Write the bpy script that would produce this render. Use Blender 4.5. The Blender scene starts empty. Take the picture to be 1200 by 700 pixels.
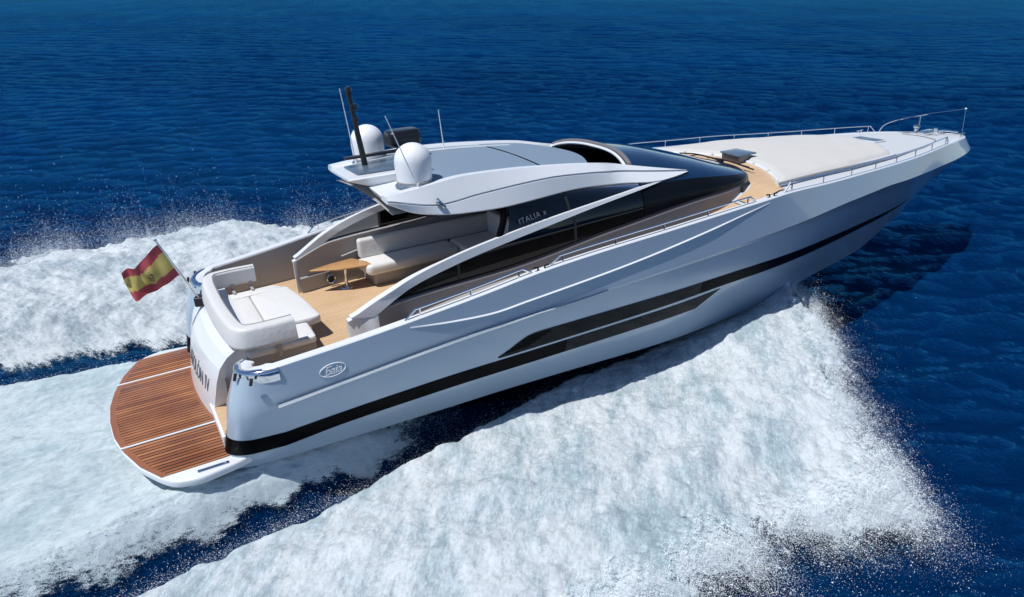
import bpy, bmesh, math
import numpy as np
from mathutils import Matrix, Vector

# ------------------------------------------------------------------ camera, sky, sun, exposure
scene = bpy.context.scene
COL = scene.collection
cam_d = bpy.data.cameras.new("camera")
cam = bpy.data.objects.new("camera", cam_d)
COL.objects.link(cam)
cam_d.sensor_fit = 'HORIZONTAL'
cam_d.sensor_width = 36.0
cam_d.lens = 853.8 / 1200 * 36.0
cam_d.clip_start = 0.1
cam_d.clip_end = 12000
cam.location = (0.5953, -10.8696, 6.9664)
cam.rotation_euler = (math.radians(90 - 24.6), 0, math.radians(59.834 - 90))
scene.camera = cam

SUN_FROM = Vector((-0.44, 0.01, 0.89)).normalized()
sun_el = math.asin(SUN_FROM.z)
world = bpy.data.worlds.new("World")
scene.world = world
world.use_nodes = True
wn = world.node_tree
bg = wn.nodes['Background']
sky = wn.nodes.new('ShaderNodeTexSky')
sky.sky_type = 'NISHITA'
sky.sun_disc = False
sky.sun_elevation = sun_el
sky.sun_rotation = math.atan2(SUN_FROM.x, SUN_FROM.y)
sky.air_density = 1.0
sky.dust_density = 0.0
sky.altitude = 2500
sky.ozone_density = 5.0
wn.links.new(sky.outputs[0], bg.inputs[0])
bg.inputs[1].default_value = 0.108
sun_d = bpy.data.lights.new("sun", 'SUN')
sun_d.energy = 4.5
sun_d.angle = math.radians(0.5)
sun_d.color = (1.0, 0.975, 0.94)
sun = bpy.data.objects.new("sun", sun_d)
COL.objects.link(sun)
sun.location = (0, 0, 60)
sun.rotation_euler = SUN_FROM.to_track_quat('Z', 'Y').to_euler()
scene.view_settings.view_transform = 'Standard'
scene.view_settings.look = 'None'
scene.view_settings.exposure = 0.0
scene.view_settings.gamma = 1.0
scene.view_settings.use_curve_mapping = False
scene.cycles.use_denoising = True
scene.cycles.max_bounces = 8
scene.cycles.transparent_max_bounces = 16
scene.cycles.caustics_reflective = False
scene.cycles.caustics_refractive = False

# ------------------------------------------------------------------ helpers
RB = Matrix(((0.9996133, 0.0012394, -0.0277799), (0.0, 0.9990063, 0.0445695), (0.0278075, -0.0445522, 0.99862)))
RBN = np.array([[0.9996133, 0.0012394, -0.0277799], [0.0, 0.9990063, 0.0445695], [0.0278075, -0.0445522, 0.99862]])
rng = np.random.default_rng(7)


class N:
    """small shader graph helper"""
    def __init__(self, name):
        self.m = bpy.data.materials.new(name)
        self.m.use_nodes = True
        self.t = self.m.node_tree
        self.t.nodes.clear()
        self.out = self.t.nodes.new('ShaderNodeOutputMaterial')

    def n(self, typ, ins=None, **kw):
        nd = self.t.nodes.new('ShaderNode' + typ)
        for k, v in kw.items():
            setattr(nd, k, v)
        for k, v in (ins or {}).items():
            self.set(nd, k, v)
        return nd

    def set(self, nd, k, v):
        s = nd.inputs[k]
        if hasattr(v, 'is_linked') or isinstance(v, bpy.types.NodeSocket):
            self.t.links.new(v, s)
        else:
            s.default_value = v

    def math(self, op, a, b=0.0, c=0.0, clamp=False):
        nd = self.n('Math', {0: a, 1: b, 2: c}, operation=op, use_clamp=clamp)
        return nd.outputs[0]

    def mix(self, f, a, b):
        nd = self.n('Mix', data_type='RGBA')
        self.set(nd, 0, f)
        self.set(nd, 6, a)
        self.set(nd, 7, b)
        return nd.outputs[2]

    def noise(self, vec, scale, detail=4, rough=0.55, dim='3D'):
        nd = self.n('TexNoise', {'Scale': scale, 'Detail': detail, 'Roughness': rough}, noise_dimensions=dim)
        if vec is not None:
            self.set(nd, 'Vector', vec)
        return nd.outputs[0]

    def ramp(self, f, a, b, lo=0.0, hi=1.0):
        nd = self.n('MapRange', {0: f, 1: a, 2: b, 3: lo, 4: hi})
        nd.interpolation_type = 'SMOOTHSTEP'
        return nd.outputs[0]


def c4(c):
    return (c[0], c[1], c[2], 1.0)


def pm(name, base, rough=0.4, metal=0.0, coat=0.0, spec=0.5, var=0.06, vscale=3.0, bump=0.0, bscale=200.0, rvar=0.0, bdist=0.002, ior=1.5):
    g = N(name)
    tc = g.n('TexCoord').outputs['Object']
    nz = g.noise(tc, vscale, 5)
    lo = tuple(x * (1 - var) for x in base)
    hi = tuple(min(1, x * (1 + var)) for x in base)
    col = g.mix(nz, c4(lo), c4(hi))
    p = g.n('BsdfPrincipled', {'Base Color': col, 'Roughness': rough, 'Metallic': metal, 'Coat Weight': coat, 'Coat Roughness': 0.04,
                               'Specular IOR Level': spec, 'IOR': ior})
    if rvar:
        g.set(p, 'Roughness', g.math('ADD', g.math('MULTIPLY', g.noise(tc, vscale * 2.3, 4), rvar), rough - rvar / 2))
    if bump:
        b = g.n('Bump', {'Strength': bump, 'Distance': bdist, 'Height': g.noise(tc, bscale, 3)})
        g.set(p, 'Normal', b.outputs[0])
    g.t.links.new(p.outputs[0], g.out.inputs[0])
    return g.m


def teak(name, base, dark, line, w, caulk=0.006, wet=0.5):
    g = N(name)
    tc = g.n('TexCoord').outputs['Object']
    sep = g.n('SeparateXYZ', {0: tc})
    v = g.math('DIVIDE', sep.outputs[1], w)
    fl = g.math('FLOOR', v)
    fr = g.math('FRACT', v)
    rnd = g.n('TexWhiteNoise', {'W': fl}, noise_dimensions='1D').outputs[0]
    mp = g.n('Mapping', {0: tc, 3: (2.2, 40, 40)}).outputs[0]
    grain = g.noise(mp, 1.6, 6, 0.65)
    blot = g.noise(tc, 1.3, 4)
    f = g.math('ADD', g.math('MULTIPLY', rnd, 0.55), g.math('MULTIPLY', grain, 0.6), clamp=True)
    f = g.math('ADD', g.math('MULTIPLY', f, 0.8), g.math('MULTIPLY', g.math('SUBTRACT', blot, 0.44), 1.1), clamp=True)
    col = g.mix(f, c4(dark), c4(base))
    cw = caulk / w
    ed = g.math('GREATER_THAN', g.math('ABSOLUTE', g.math('SUBTRACT', fr, 0.5)), 0.5 - cw)
    col = g.mix(ed, col, c4(line))
    p = g.n('BsdfPrincipled', {'Base Color': col, 'Roughness': wet, 'Specular IOR Level': 0.35})
    h = g.math('SUBTRACT', g.math('MULTIPLY', grain, 0.4), ed)
    b = g.n('Bump', {'Strength': 0.35, 'Distance': 0.002, 'Height': h})
    g.set(p, 'Normal', b.outputs[0])
    g.set(p, 'Roughness', g.math('ADD', wet - .12, g.math('MULTIPLY', g.ramp(blot, .38, .58), .25)))
    g.t.links.new(p.outputs[0], g.out.inputs[0])
    return g.m


def glass_tint(name, tint, refl=0.5, rough=0.015):
    """tinted pane: what lies behind shows dimly, the sky and sea mirror in it"""
    g = N(name)
    tr = g.n('BsdfTransparent', {0: c4(tint)})
    gl = g.n('BsdfGlossy', {'Color': (0.95, 0.97, 1, 1), 'Roughness': rough})
    fr = g.n('Fresnel', {'IOR': 1.5})
    mx = g.n('MixShader', {0: g.math('MULTIPLY', fr.outputs[0], refl * 2)})
    g.t.links.new(tr.outputs[0], mx.inputs[1])
    g.t.links.new(gl.outputs[0], mx.inputs[2])
    g.t.links.new(mx.outputs[0], g.out.inputs[0])
    return g.m


M = {}
M['gel'] = pm('hull_silver_paint', (0.36, 0.45, 0.545), 0.3, 0.05, 0.7, var=0.03, vscale=0.8)
M['white'] = pm('white_gelcoat', (0.69, 0.715, 0.74), 0.28, 0.0, 0.3, var=0.03, vscale=1.2)
M['deck'] = pm('white_deck_grip', (0.52, 0.545, 0.57), 0.6, var=0.05, vscale=1.5, bump=0.3, bscale=260)
M['black'] = pm('black_gloss_stripe', (0.0018, 0.0018, 0.0028), 0.3, 0, 0.0, spec=0.04, var=0.2)
M['bottom'] = pm('black_bottom_paint', (0.012, 0.013, 0.016), 0.4)
M['pane'] = pm('hull_window_glass', (0.006, 0.008, 0.011), 0.1, 0, 0.0, spec=0.10, var=0.3, vscale=1.2)
M['taupe'] = pm('taupe_paint', (0.165, 0.15, 0.155), 0.4, 0.0, 0.2, var=0.04)
M['grey'] = pm('grey_roof_paint', (0.185, 0.25, 0.325), 0.5, 0.0, 0.0, var=0.04)
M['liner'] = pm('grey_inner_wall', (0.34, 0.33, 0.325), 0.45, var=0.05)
M['chrome'] = pm('polished_steel', (0.72, 0.74, 0.77), 0.12, 1.0, var=0.03)
M['dark'] = pm('black_rubber', (0.012, 0.012, 0.014), 0.45)
M['mast'] = pm('black_mast_paint', (0.010, 0.010, 0.012), 0.3, 0, 0.2)
M['vinyl'] = pm('ivory_vinyl', (0.68, 0.68, 0.665), 0.5, var=0.04, vscale=4, bump=0.7, bscale=9, bdist=0.012)
M['vinylb'] = pm('grey_ivory_vinyl', (0.62, 0.62, 0.615), 0.5, var=0.04, vscale=4, bump=0.7, bscale=9, bdist=0.012)
M['pad'] = pm('cream_pad_fabric', (0.54, 0.53, 0.51), 0.75, var=0.03, vscale=2, bump=0.6, bscale=6, bdist=0.012, rvar=.15)
M['skirt'] = pm('sofa_base_laminate', (0.36, 0.335, 0.315), 0.5, var=0.05)
M['dome'] = pm('white_dome_plastic', (0.80, 0.81, 0.82), 0.32, 0, 0.2, var=0.02)
M['slate'] = pm('slate_blue_panel', (0.11, 0.16, 0.22), 0.3, 0.2, 0.3)
M['teakd'] = teak('cockpit_teak', (0.64, 0.455, 0.28), (0.52, 0.355, 0.21), (0.20, 0.13, 0.075), 0.055, 0.003, 0.6)
M['teakp'] = teak('platform_teak', (0.47, 0.195, 0.078), (0.14, 0.042, 0.019), (0.010, 0.006, 0.005), 0.078, 0.010, 0.33)
M['teakm'] = pm('teak_margin_board', (0.27, 0.10, 0.045), 0.35, var=0.25, vscale=6)
M['teakt'] = pm('varnished_teak', (0.50, 0.28, 0.12), 0.3, 0, 0.3, var=0.15, vscale=5)
M['glass'] = glass_tint('tinted_side_glass', (0.005, 0.006, 0.008), 0.5)
M['shield'] = pm('dark_windscreen_glass', (0.003, 0.024, 0.075), 0.03, 0, 0.0, spec=0.5, var=0.2, ior=1.85)  # deep blue base stands in for the sky mirrored in the glass
M['clear'] = glass_tint('clear_side_glass', (0.72, 0.80, 0.82), 0.5)
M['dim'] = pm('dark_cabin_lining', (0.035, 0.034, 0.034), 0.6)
M['letter'] = pm('black_lettering', (0.085, 0.095, 0.115), 0.4)
M['lettw'] = pm('silver_lettering', (0.80, 0.82, 0.84), 0.35, 0.0)


M['lettg'] = pm('grey_lettering', (0.15, 0.155, 0.21), 0.4, 0.0)


def pchip(x, xs, ys):
    """smooth interpolation without overshoot"""
    xs = np.asarray(xs, float); ys = np.asarray(ys, float); x = np.asarray(x, float)
    h = np.diff(xs); d = np.diff(ys) / h
    m = np.zeros(len(xs))
    for i in range(1, len(xs) - 1):
        if d[i - 1] * d[i] > 0:
            w1 = 2 * h[i] + h[i - 1]; w2 = h[i] + 2 * h[i - 1]
            m[i] = (w1 + w2) / (w1 / d[i - 1] + w2 / d[i])
    m[0], m[-1] = d[0], d[-1]
    xc = np.clip(x, xs[0], xs[-1])
    i = np.clip(np.searchsorted(xs, xc, side='right') - 1, 0, len(h) - 1)
    t = (xc - xs[i]) / h[i]
    return ((1 + 2 * t) * (1 - t) ** 2 * ys[i] + t * (1 - t) ** 2 * h[i] * m[i] + t * t * (3 - 2 * t) * ys[i + 1] + t * t * (t - 1) * h[i] * m[i + 1])


def curve(*pts):
    a = np.array(pts, float)
    return lambda x: pchip(x, a[:, 0], a[:, 1])


OFF = {}


def root(name, label, cat, base=(0, 0, 0), group=None):
    """an Empty at the thing's base, in the trim of the boat"""
    o = bpy.data.objects.new(name, None)
    o.empty_display_size = 0.3
    COL.objects.link(o)
    o.matrix_world = RB.to_4x4() @ Matrix.Translation(base)
    o['label'] = label
    o['category'] = cat
    if group:
        o['group'] = group
    OFF[o] = np.array(base, float)
    return o


def mk(name, verts, faces, mat, parent=None, smooth=True, label=None, mats=None, idx=None, sharp=35):
    v = np.asarray(verts, float).reshape(-1, 3)
    off = OFF.get(parent, np.zeros(3))
    me = bpy.data.meshes.new(name)
    me.from_pydata((v - off).tolist(), [], [list(map(int, f)) for f in faces])
    me.validate()
    bm = bmesh.new(); bm.from_mesh(me)
    bmesh.ops.remove_doubles(bm, verts=bm.verts, dist=1e-5)
    bmesh.ops.recalc_face_normals(bm, faces=bm.faces)
    if smooth:
        for f in bm.faces:
            f.smooth = True
        for e in bm.edges:
            if len(e.link_faces) == 2 and e.calc_face_angle(0) > math.radians(sharp):
                e.smooth = False
    bm.to_mesh(me); bm.free()
    for m_ in (mats or [mat]):
        me.materials.append(M[m_] if isinstance(m_, str) else m_)
    o = bpy.data.objects.new(name, me)
    COL.objects.link(o)
    if parent is not None:
        o.parent = parent
        OFF[o] = off
    if label:
        o['label'] = label
    return o


class B:
    """collects pieces that belong to ONE mesh"""
    def __init__(self):
        self.v = []; self.f = []

    def add(self, v, f):
        n = len(self.v)
        self.v += [tuple(map(float, p)) for p in v]
        self.f += [[i + n for i in q] for q in f]
        return self

    def mk(self, name, mat, parent=None, **k):
        return mk(name, self.v, self.f, mat, parent, **k)


def grid(rows, closed=False, caps=False):
    n, k = len(rows), len(rows[0])
    v = [p for r in rows for p in r]
    f = []
    for i in range(n - 1):
        for j in range(k if closed else k - 1):
            j2 = (j + 1) % k
            f.append([i * k + j, i * k + j2, (i + 1) * k + j2, (i + 1) * k + j])
    if caps:
        f.append(list(range(k))[::-1]); f.append([(n - 1) * k + j for j in range(k)])
    return v, f


def tube(path, r, k=8):
    p = np.array(path, float)
    rows = []
    t = np.gradient(p, axis=0)
    t /= np.linalg.norm(t, axis=1)[:, None] + 1e-12
    ref = np.array([0, 0, 1.0]) if abs(t[0][2]) < 0.9 else np.array([1.0, 0, 0])
    a = np.cross(t[0], ref); a /= np.linalg.norm(a)
    rr = np.broadcast_to(r, (len(p),))
    for i in range(len(p)):
        a = a - t[i] * (a @ t[i]); a /= np.linalg.norm(a)
        b = np.cross(t[i], a)
        rows.append([p[i] + rr[i] * (math.cos(q) * a + math.sin(q) * b) for q in np.linspace(0, 2 * math.pi, k, endpoint=False)])
    return grid(rows, True, True)


def smoothpath(pts, n=40):
    p = np.array(pts, float)
    s = np.concatenate([[0], np.cumsum(np.linalg.norm(np.diff(p, axis=0), axis=1))])
    q = np.linspace(0, s[-1], n)
    return np.stack([pchip(q, s, p[:, i]) for i in range(3)], 1)


def roundpoly(poly, r, n=5):
    """round the corners of a polygon in plan"""
    p = np.array(poly, float); out = []
    rs = np.broadcast_to(r, (len(p),))
    for i in range(len(p)):
        a, b, c = p[i - 1], p[i], p[(i + 1) % len(p)]
        u = (a - b); v = (c - b)
        lu, lv = np.linalg.norm(u), np.linalg.norm(v)
        u /= lu; v /= lv
        d = min(rs[i], lu * .45, lv * .45)
        if d < 1e-4:
            out.append(b); continue
        for t in np.linspace(0, 1, n):
            out.append((1 - t) ** 2 * (b + u * d) + 2 * t * (1 - t) * b + t * t * (b + v * d))
    return np.array(out)


def inset(p, d):
    a = np.roll(p, 1, 0); c = np.roll(p, -1, 0)
    t = c - a; t /= np.linalg.norm(t, axis=1)[:, None] + 1e-12
    area = 0.5 * np.sum(p[:, 0] * np.roll(p[:, 1], -1) - np.roll(p[:, 0], -1) * p[:, 1])
    nrm = np.stack([-t[:, 1], t[:, 0]], 1) * (1 if area > 0 else -1)
    return p + nrm * d


def slab(poly, z0, z1, r=0.02, corner=0.05, nr=4, zf=None, crown=0.0):
    """a block with rounded corners and rounded top and bottom edges; zf(x,y) adds to the height"""
    p = roundpoly(poly, corner)
    prof = [(r * (1 - math.sin(a)), z0 + r * (1 - math.cos(a))) for a in np.linspace(0, math.pi / 2, nr)]
    prof += [(r * (1 - math.cos(a)), z1 - r + r * math.sin(a)) for a in np.linspace(0, math.pi / 2, nr)]
    rows = []
    for d, z in prof:
        q = inset(p, d)
        rows.append([(x, y, z + (zf(x, y) if zf else 0)) for x, y in q])
    v, f = grid(rows, True, False)
    k = len(p); n = len(rows)
    cz = lambda z, q: (q[:, 0].mean(), q[:, 1].mean(), z + (zf(q[:, 0].mean(), q[:, 1].mean()) if zf else 0))
    v.append(cz(z0, p)); v.append(cz(z1 + crown, p))
    for j in range(k):
        f.append([(j + 1) % k, j, len(v) - 2])
        f.append([(n - 1) * k + j, (n - 1) * k + (j + 1) % k, len(v) - 1])
    return v, f


def box(x0, x1, y0, y1, z0, z1, r=0.01, corner=0.01):
    return slab([(x0, y0), (x1, y0), (x1, y1), (x0, y1)], z0, z1, r, corner)


def sweep(path, sec, caps=True):
    """section points (outward, up) carried along a path with vertical up"""
    p = np.array(path, float)
    t = np.gradient(p, axis=0); t[:, 2] = 0
    t /= np.linalg.norm(t, axis=1)[:, None]
    rows = [[(p[i][0] + t[i][1] * a, p[i][1] - t[i][0] * a, p[i][2] + b) for a, b in sec] for i in range(len(p))]
    return grid(rows, True, caps)


def rrect(w, h, r, n=4):
    out = []
    for cx, cy, a0 in ((w / 2 - r, h / 2 - r, 0), (-w / 2 + r, h / 2 - r, 90), (-w / 2 + r, -h / 2 + r, 180), (w / 2 - r, -h / 2 + r, 270)):
        for a in np.linspace(a0, a0 + 90, n):
            out.append((cx + r * math.cos(math.radians(a)), cy + r * math.sin(math.radians(a))))
    return out


def lathe(prof, c, k=40):
    rows = [[(c[0] + r * math.cos(a), c[1] + r * math.sin(a), c[2] + z) for a in np.linspace(0, 2 * math.pi, k, endpoint=False)] for r, z in prof]
    return grid(rows, True, True)


def mir(v):
    return [(p[0], -p[1], p[2]) for p in v]


def text_mesh(name, body, size, mat, parent, origin, ux, uy, shear=0.0, depth=0.004, space=1.0):
    """raised lettering: origin, reading direction ux, up direction uy, all in boat coordinates"""
    cu = bpy.data.curves.new(name, 'FONT')
    cu.body = body; cu.size = size; cu.extrude = depth; cu.shear = shear
    cu.align_x = 'CENTER'; cu.align_y = 'CENTER'; cu.space_character = space
    tmp = bpy.data.objects.new(name + '_tmp', cu)
    COL.objects.link(tmp)
    bpy.context.view_layer.update()
    me = bpy.data.meshes.new_from_object(tmp.evaluated_get(bpy.context.evaluated_depsgraph_get()))
    bpy.data.objects.remove(tmp); bpy.data.curves.remove(cu)
    ux = Vector(ux).normalized(); uy = Vector(uy); uy = (uy - ux * uy.dot(ux)).normalized(); uz = ux.cross(uy)
    mt = Matrix((ux, uy, uz)).transposed().to_4x4()
    mt.translation = Vector(origin) - Vector(OFF.get(parent, np.zeros(3)))
    me.transform(mt)
    me.name = name
    me.materials.clear(); me.materials.append(M[mat])
    o = bpy.data.objects.new(name, me)
    COL.objects.link(o); o.parent = parent
    OFF[o] = OFF.get(parent, np.zeros(3))
    return o


def text_on(name, body, size, mat, parent, fn, space=1.0, depth=.004):
    """raised lettering laid on a curved face: fn(along, up, out) -> boat coordinates"""
    o = text_mesh(name, body, size, mat, parent, OFF.get(parent, np.zeros(3)), (1, 0, 0), (0, 1, 0), depth=depth, space=space)
    off = Vector(OFF.get(parent, np.zeros(3)))
    for v in o.data.vertices:
        v.co = Vector(fn(v.co.x, v.co.y, v.co.z)) - off
    o.data.update()
    return o


# ------------------------------------------------------------------ numeric noise for water and foam
def _hash(i, j, s):
    h = (i.astype(np.int64) * 374761393 + j.astype(np.int64) * 668265263 + s * 1442695041) & 0xFFFFFFFF
    h = ((h ^ (h >> 13)) * 1274126177) & 0xFFFFFFFF
    h = ((h ^ (h >> 16)) * 2246822519) & 0xFFFFFFFF
    return ((h ^ (h >> 13)) & 0xFFFF) / 65535.0


def vnoise(x, y, s=0):
    i = np.floor(x); j = np.floor(y); u = x - i; v = y - j
    u = u * u * u * (u * (u * 6 - 15) + 10); v = v * v * v * (v * (v * 6 - 15) + 10)
    a = _hash(i, j, s); b = _hash(i + 1, j, s); c = _hash(i, j + 1, s); d = _hash(i + 1, j + 1, s)
    return (a * (1 - u) + b * u) * (1 - v) + (c * (1 - u) + d * u) * v


def fbm(x, y, octv=5, s=0, gain=0.5):
    t = 0; amp = 1; tot = 0
    for k in range(octv):
        ca, sa = math.cos(k * 1.3 + .4), math.sin(k * 1.3 + .4)
        t = t + amp * vnoise((x * ca - y * sa) * 2 ** k + 11.3 * k, (x * sa + y * ca) * 2 ** k - 7.7 * k, s + k)
        tot += amp; amp *= gain
    return t / tot


def sst(a, b, x):
    t = np.clip((x - a) / (b - a), 0, 1)
    return t * t * (3 - 2 * t)


# ------------------------------------------------------------------ the sea
CX, CY = 0.6, -10.87
YAW = math.radians(59.83)
S_IN = lambda x: np.interp(x, [-40, -12, -6, -1.4, -.24, 1.46, 3.14, 4.54, 5.3, 6.9, 9.4, 11.5, 13.2], [6.2, 4.7, 3.8, 3.02, 2.8, 2.48, 2.2, 1.92, 1.68, 1.38, 1.15, .95, .75])
P_IN = lambda x: S_IN(x) + np.interp(x, [-20, 0, 5], [.1, .45, .4])
S_OUT = lambda x: np.interp(x, [-40, -12, -4, 1, 3.5, 5.3, 5.9, 6.9, 7.7, 8.3, 8.8, 9.4, 9.9, 10.5, 12.2, 13.1], [11, 9.0, 7.6, 6.9, 6.6, 6.4, 6.4, 6.45, 6.6, 6.8, 6.85, 6.1, 5.25, 4.5, 2.65, 1.45])
P_OUT = lambda x: np.interp(x, [-40, -12, -4, -1.8, -.4, 1.5, 4, 6.1, 7.3, 9, 11, 12.6, 13.1], [13, 10.4, 9.0, 8.8, 9.4, 9.2, 8.3, 7.6, 7.4, 6.2, 4.4, 2.6, 1.5])
RIDGE = lambda x: np.interp(x, [-40, -12, -6, -1.4, .5, 1.6, 3.3, 4.5, 5.5], [5.0, 3.7, 3.0, 2.42, 2.12, 1.97, 1.80, 1.65, 1.5])
RH = lambda x: np.interp(x, [-40, -15, -5, 0, 2.5, 3.6, 4.8, 6.0], [.0, .2, .42, .54, .56, .52, .3, 0])


def hull_wave(x, y):
    """heights the boat's wake adds to the sea: a ridge behind each chine and a hollow outside it"""
    a = np.abs(y)
    r, i, h = RIDGE(x), S_IN(x), RH(x)
    out = h * (1 - sst(r, i + .1, a)) - .10 * np.exp(-((a - i) / .5) ** 2) * (x < 7)
    inn = h * (1 - .45 * sst(0, 1.0, r - a))
    z = np.where(a > r, out, inn)
    return z * (x < 6.0)


NW = 70
wr = np.random.default_rng(21)
lam = np.exp(wr.uniform(math.log(.2), math.log(3.4), NW))
lam.sort()
ang = math.radians(66) + wr.normal(0, .55, NW) * np.interp(np.log(lam), [math.log(.2), math.log(3.4)], [.9, .42])
ph = wr.uniform(0, 2 * math.pi, NW)
amp = .0108 * lam ** 0.95 * wr.uniform(.5, 1.25, NW) * np.interp(lam, [.2, .7, 1.2, 3.4], [.95, 1.2, .75, .3])


def sea_h(x, y, cell):
    z = np.zeros_like(x)
    wx = x + .5 * (fbm(x * .18, y * .18, 2, 91) - .5); wy = y + .5 * (fbm(x * .18, y * .18, 2, 77) - .5)
    gust = .65 + .7 * fbm(x * .05, y * .05, 3, 5)
    for l, a, q, p in zip(lam, amp, ang, ph):
        k = 2 * math.pi / l
        w = np.clip((l / cell - 2.2) / 2.0, 0, 1)
        t = k * (math.cos(q) * wx + math.sin(q) * wy) + p
        s = np.sin(t)
        z += w * a * (s + .28 * (1 - np.abs(np.sin(t * .5 + .4))) * 1.2 - .15)
    return z * gust


def wake_mask(x, y):
    """1 where boat-made water replaces the wind waves"""
    a = np.abs(y)
    o = np.where(y < 0, S_OUT(x), P_OUT(x))
    return (1 - sst(0, 1.2, a - o)) * (x < 13.5)


def make_sea():
    th = np.concatenate([np.linspace(-58, 58, 820), np.linspace(58, 302, 80)[1:-1]])
    th = np.radians(th) + YAW
    r = np.concatenate([np.linspace(.0, 4.2, 6)[:-1], np.exp(np.linspace(math.log(4.2), math.log(600), 760)), np.exp(np.linspace(math.log(600), math.log(9000), 14))[1:]])
    Rr, T = np.meshgrid(r, th, indexing='ij')
    x = CX + Rr * np.cos(T); y = CY + Rr * np.sin(T)
    dr = np.gradient(r)
    cell = np.maximum(dr[:, None] * np.ones_like(T), Rr * .0025)
    m = wake_mask(x, y)
    z = sea_h(x, y, cell) * (1 - .8 * m) + hull_wave(x, y)
    z *= 1 - sst(250, 900, Rr)
    # smooth stretched streaks in the hollow beside the hull
    z += m * .025 * (fbm(x * .8, y * 3.0, 4, 40) - .5) * (Rr < 40)
    v = np.stack([x, y, z], -1).reshape(-1, 3)
    nr, nt = len(r), len(th)
    i = np.arange(nr - 1)[:, None]; j = np.arange(nt)[None, :]
    j2 = (j + 1) % nt
    f = np.stack([i * nt + j, (i + 1) * nt + j, (i + 1) * nt + j2, i * nt + j2], -1).reshape(-1, 4)
    return v, f


def fast_mesh(name, v, f, mat, attrs=None, smooth=True):
    me = bpy.data.meshes.new(name)
    k = f.shape[1]
    me.vertices.add(len(v)); me.loops.add(f.size); me.polygons.add(len(f))
    me.vertices.foreach_set('co', np.asarray(v, np.float32).ravel())
    me.loops.foreach_set('vertex_index', np.asarray(f, np.int32).ravel())
    me.polygons.foreach_set('loop_start', np.arange(0, f.size, k, dtype=np.int32))
    me.polygons.foreach_set('use_smooth', np.full(len(f), smooth, dtype=bool))
    me.update(calc_edges=True)
    for nm, a in (attrs or {}).items():
        at = me.attributes.new(nm, 'FLOAT', 'POINT')
        at.data.foreach_set('value', np.asarray(a, np.float32).ravel())
    me.materials.append(mat)
    o = bpy.data.objects.new(name, me)
    COL.objects.link(o)
    return o


def water_mat():
    g = N('sea_water')
    pos = g.n('NewGeometry').outputs['Position']
    mp = g.n('Mapping', {0: pos, 2: (0, 0, math.radians(64)), 3: (.75, 2.0, 1)}, vector_type='TEXTURE').outputs[0]
    n1 = g.noise(mp, 5.5, 6, .62)
    n2 = g.noise(mp, 17.0, 4, .62)
    big = g.noise(pos, .045, 3)
    mp2 = g.n('Mapping', {0: pos, 2: (0, 0, math.radians(48)), 3: (.75, 2.1, 1)}, vector_type='TEXTURE').outputs[0]
    n3 = g.noise(mp2, 3.2, 6, .62)
    ridge = lambda n: g.math('SUBTRACT', 1.0, g.math('ABSOLUTE', g.math('SUBTRACT', g.math('MULTIPLY', n, 2.0), 1.0)))
    h = g.math('ADD', g.math('ADD', g.math('MULTIPLY', ridge(n1), .08), g.math('MULTIPLY', ridge(n3), .085)), g.math('MULTIPLY', n2, .024))
    bmp = g.n('Bump', {'Strength': .75, 'Distance': 1.0, 'Height': h})
    col = g.mix(g.ramp(big, .3, .7), (0.0002, 0.0085, 0.041, 1), (0.0003, 0.0190, 0.076, 1))
    body = g.n('BsdfDiffuse', {'Color': col, 'Normal': bmp.outputs[0]})
    gl = g.n('BsdfGlossy', {'Color': (.08, .55, 1, 1), 'Roughness': .07, 'Normal': bmp.outputs[0]})  # mirror tinted blue, standing in for a bluer sky near the horizon
    fr = g.n('Fresnel', {'IOR': 1.333, 'Normal': bmp.outputs[0]})
    # a wave-roughened sea mirrors far less at grazing angles than still water does
    f = g.math('MINIMUM', g.math('MULTIPLY', fr.outputs[0], .95), .35)
    mx = g.n('MixShader', {0: f})
    g.t.links.new(body.outputs[0], mx.inputs[1]); g.t.links.new(gl.outputs[0], mx.inputs[2])
    g.t.links.new(mx.outputs[0], g.out.inputs[0])
    return g.m


sv, sf = make_sea()
sea = fast_mesh('sea', sv, sf, water_mat())
sea['kind'] = 'structure'
sea['label'] = 'deep blue rippled open sea stretching to the horizon'
sea['category'] = 'sea'


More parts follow.
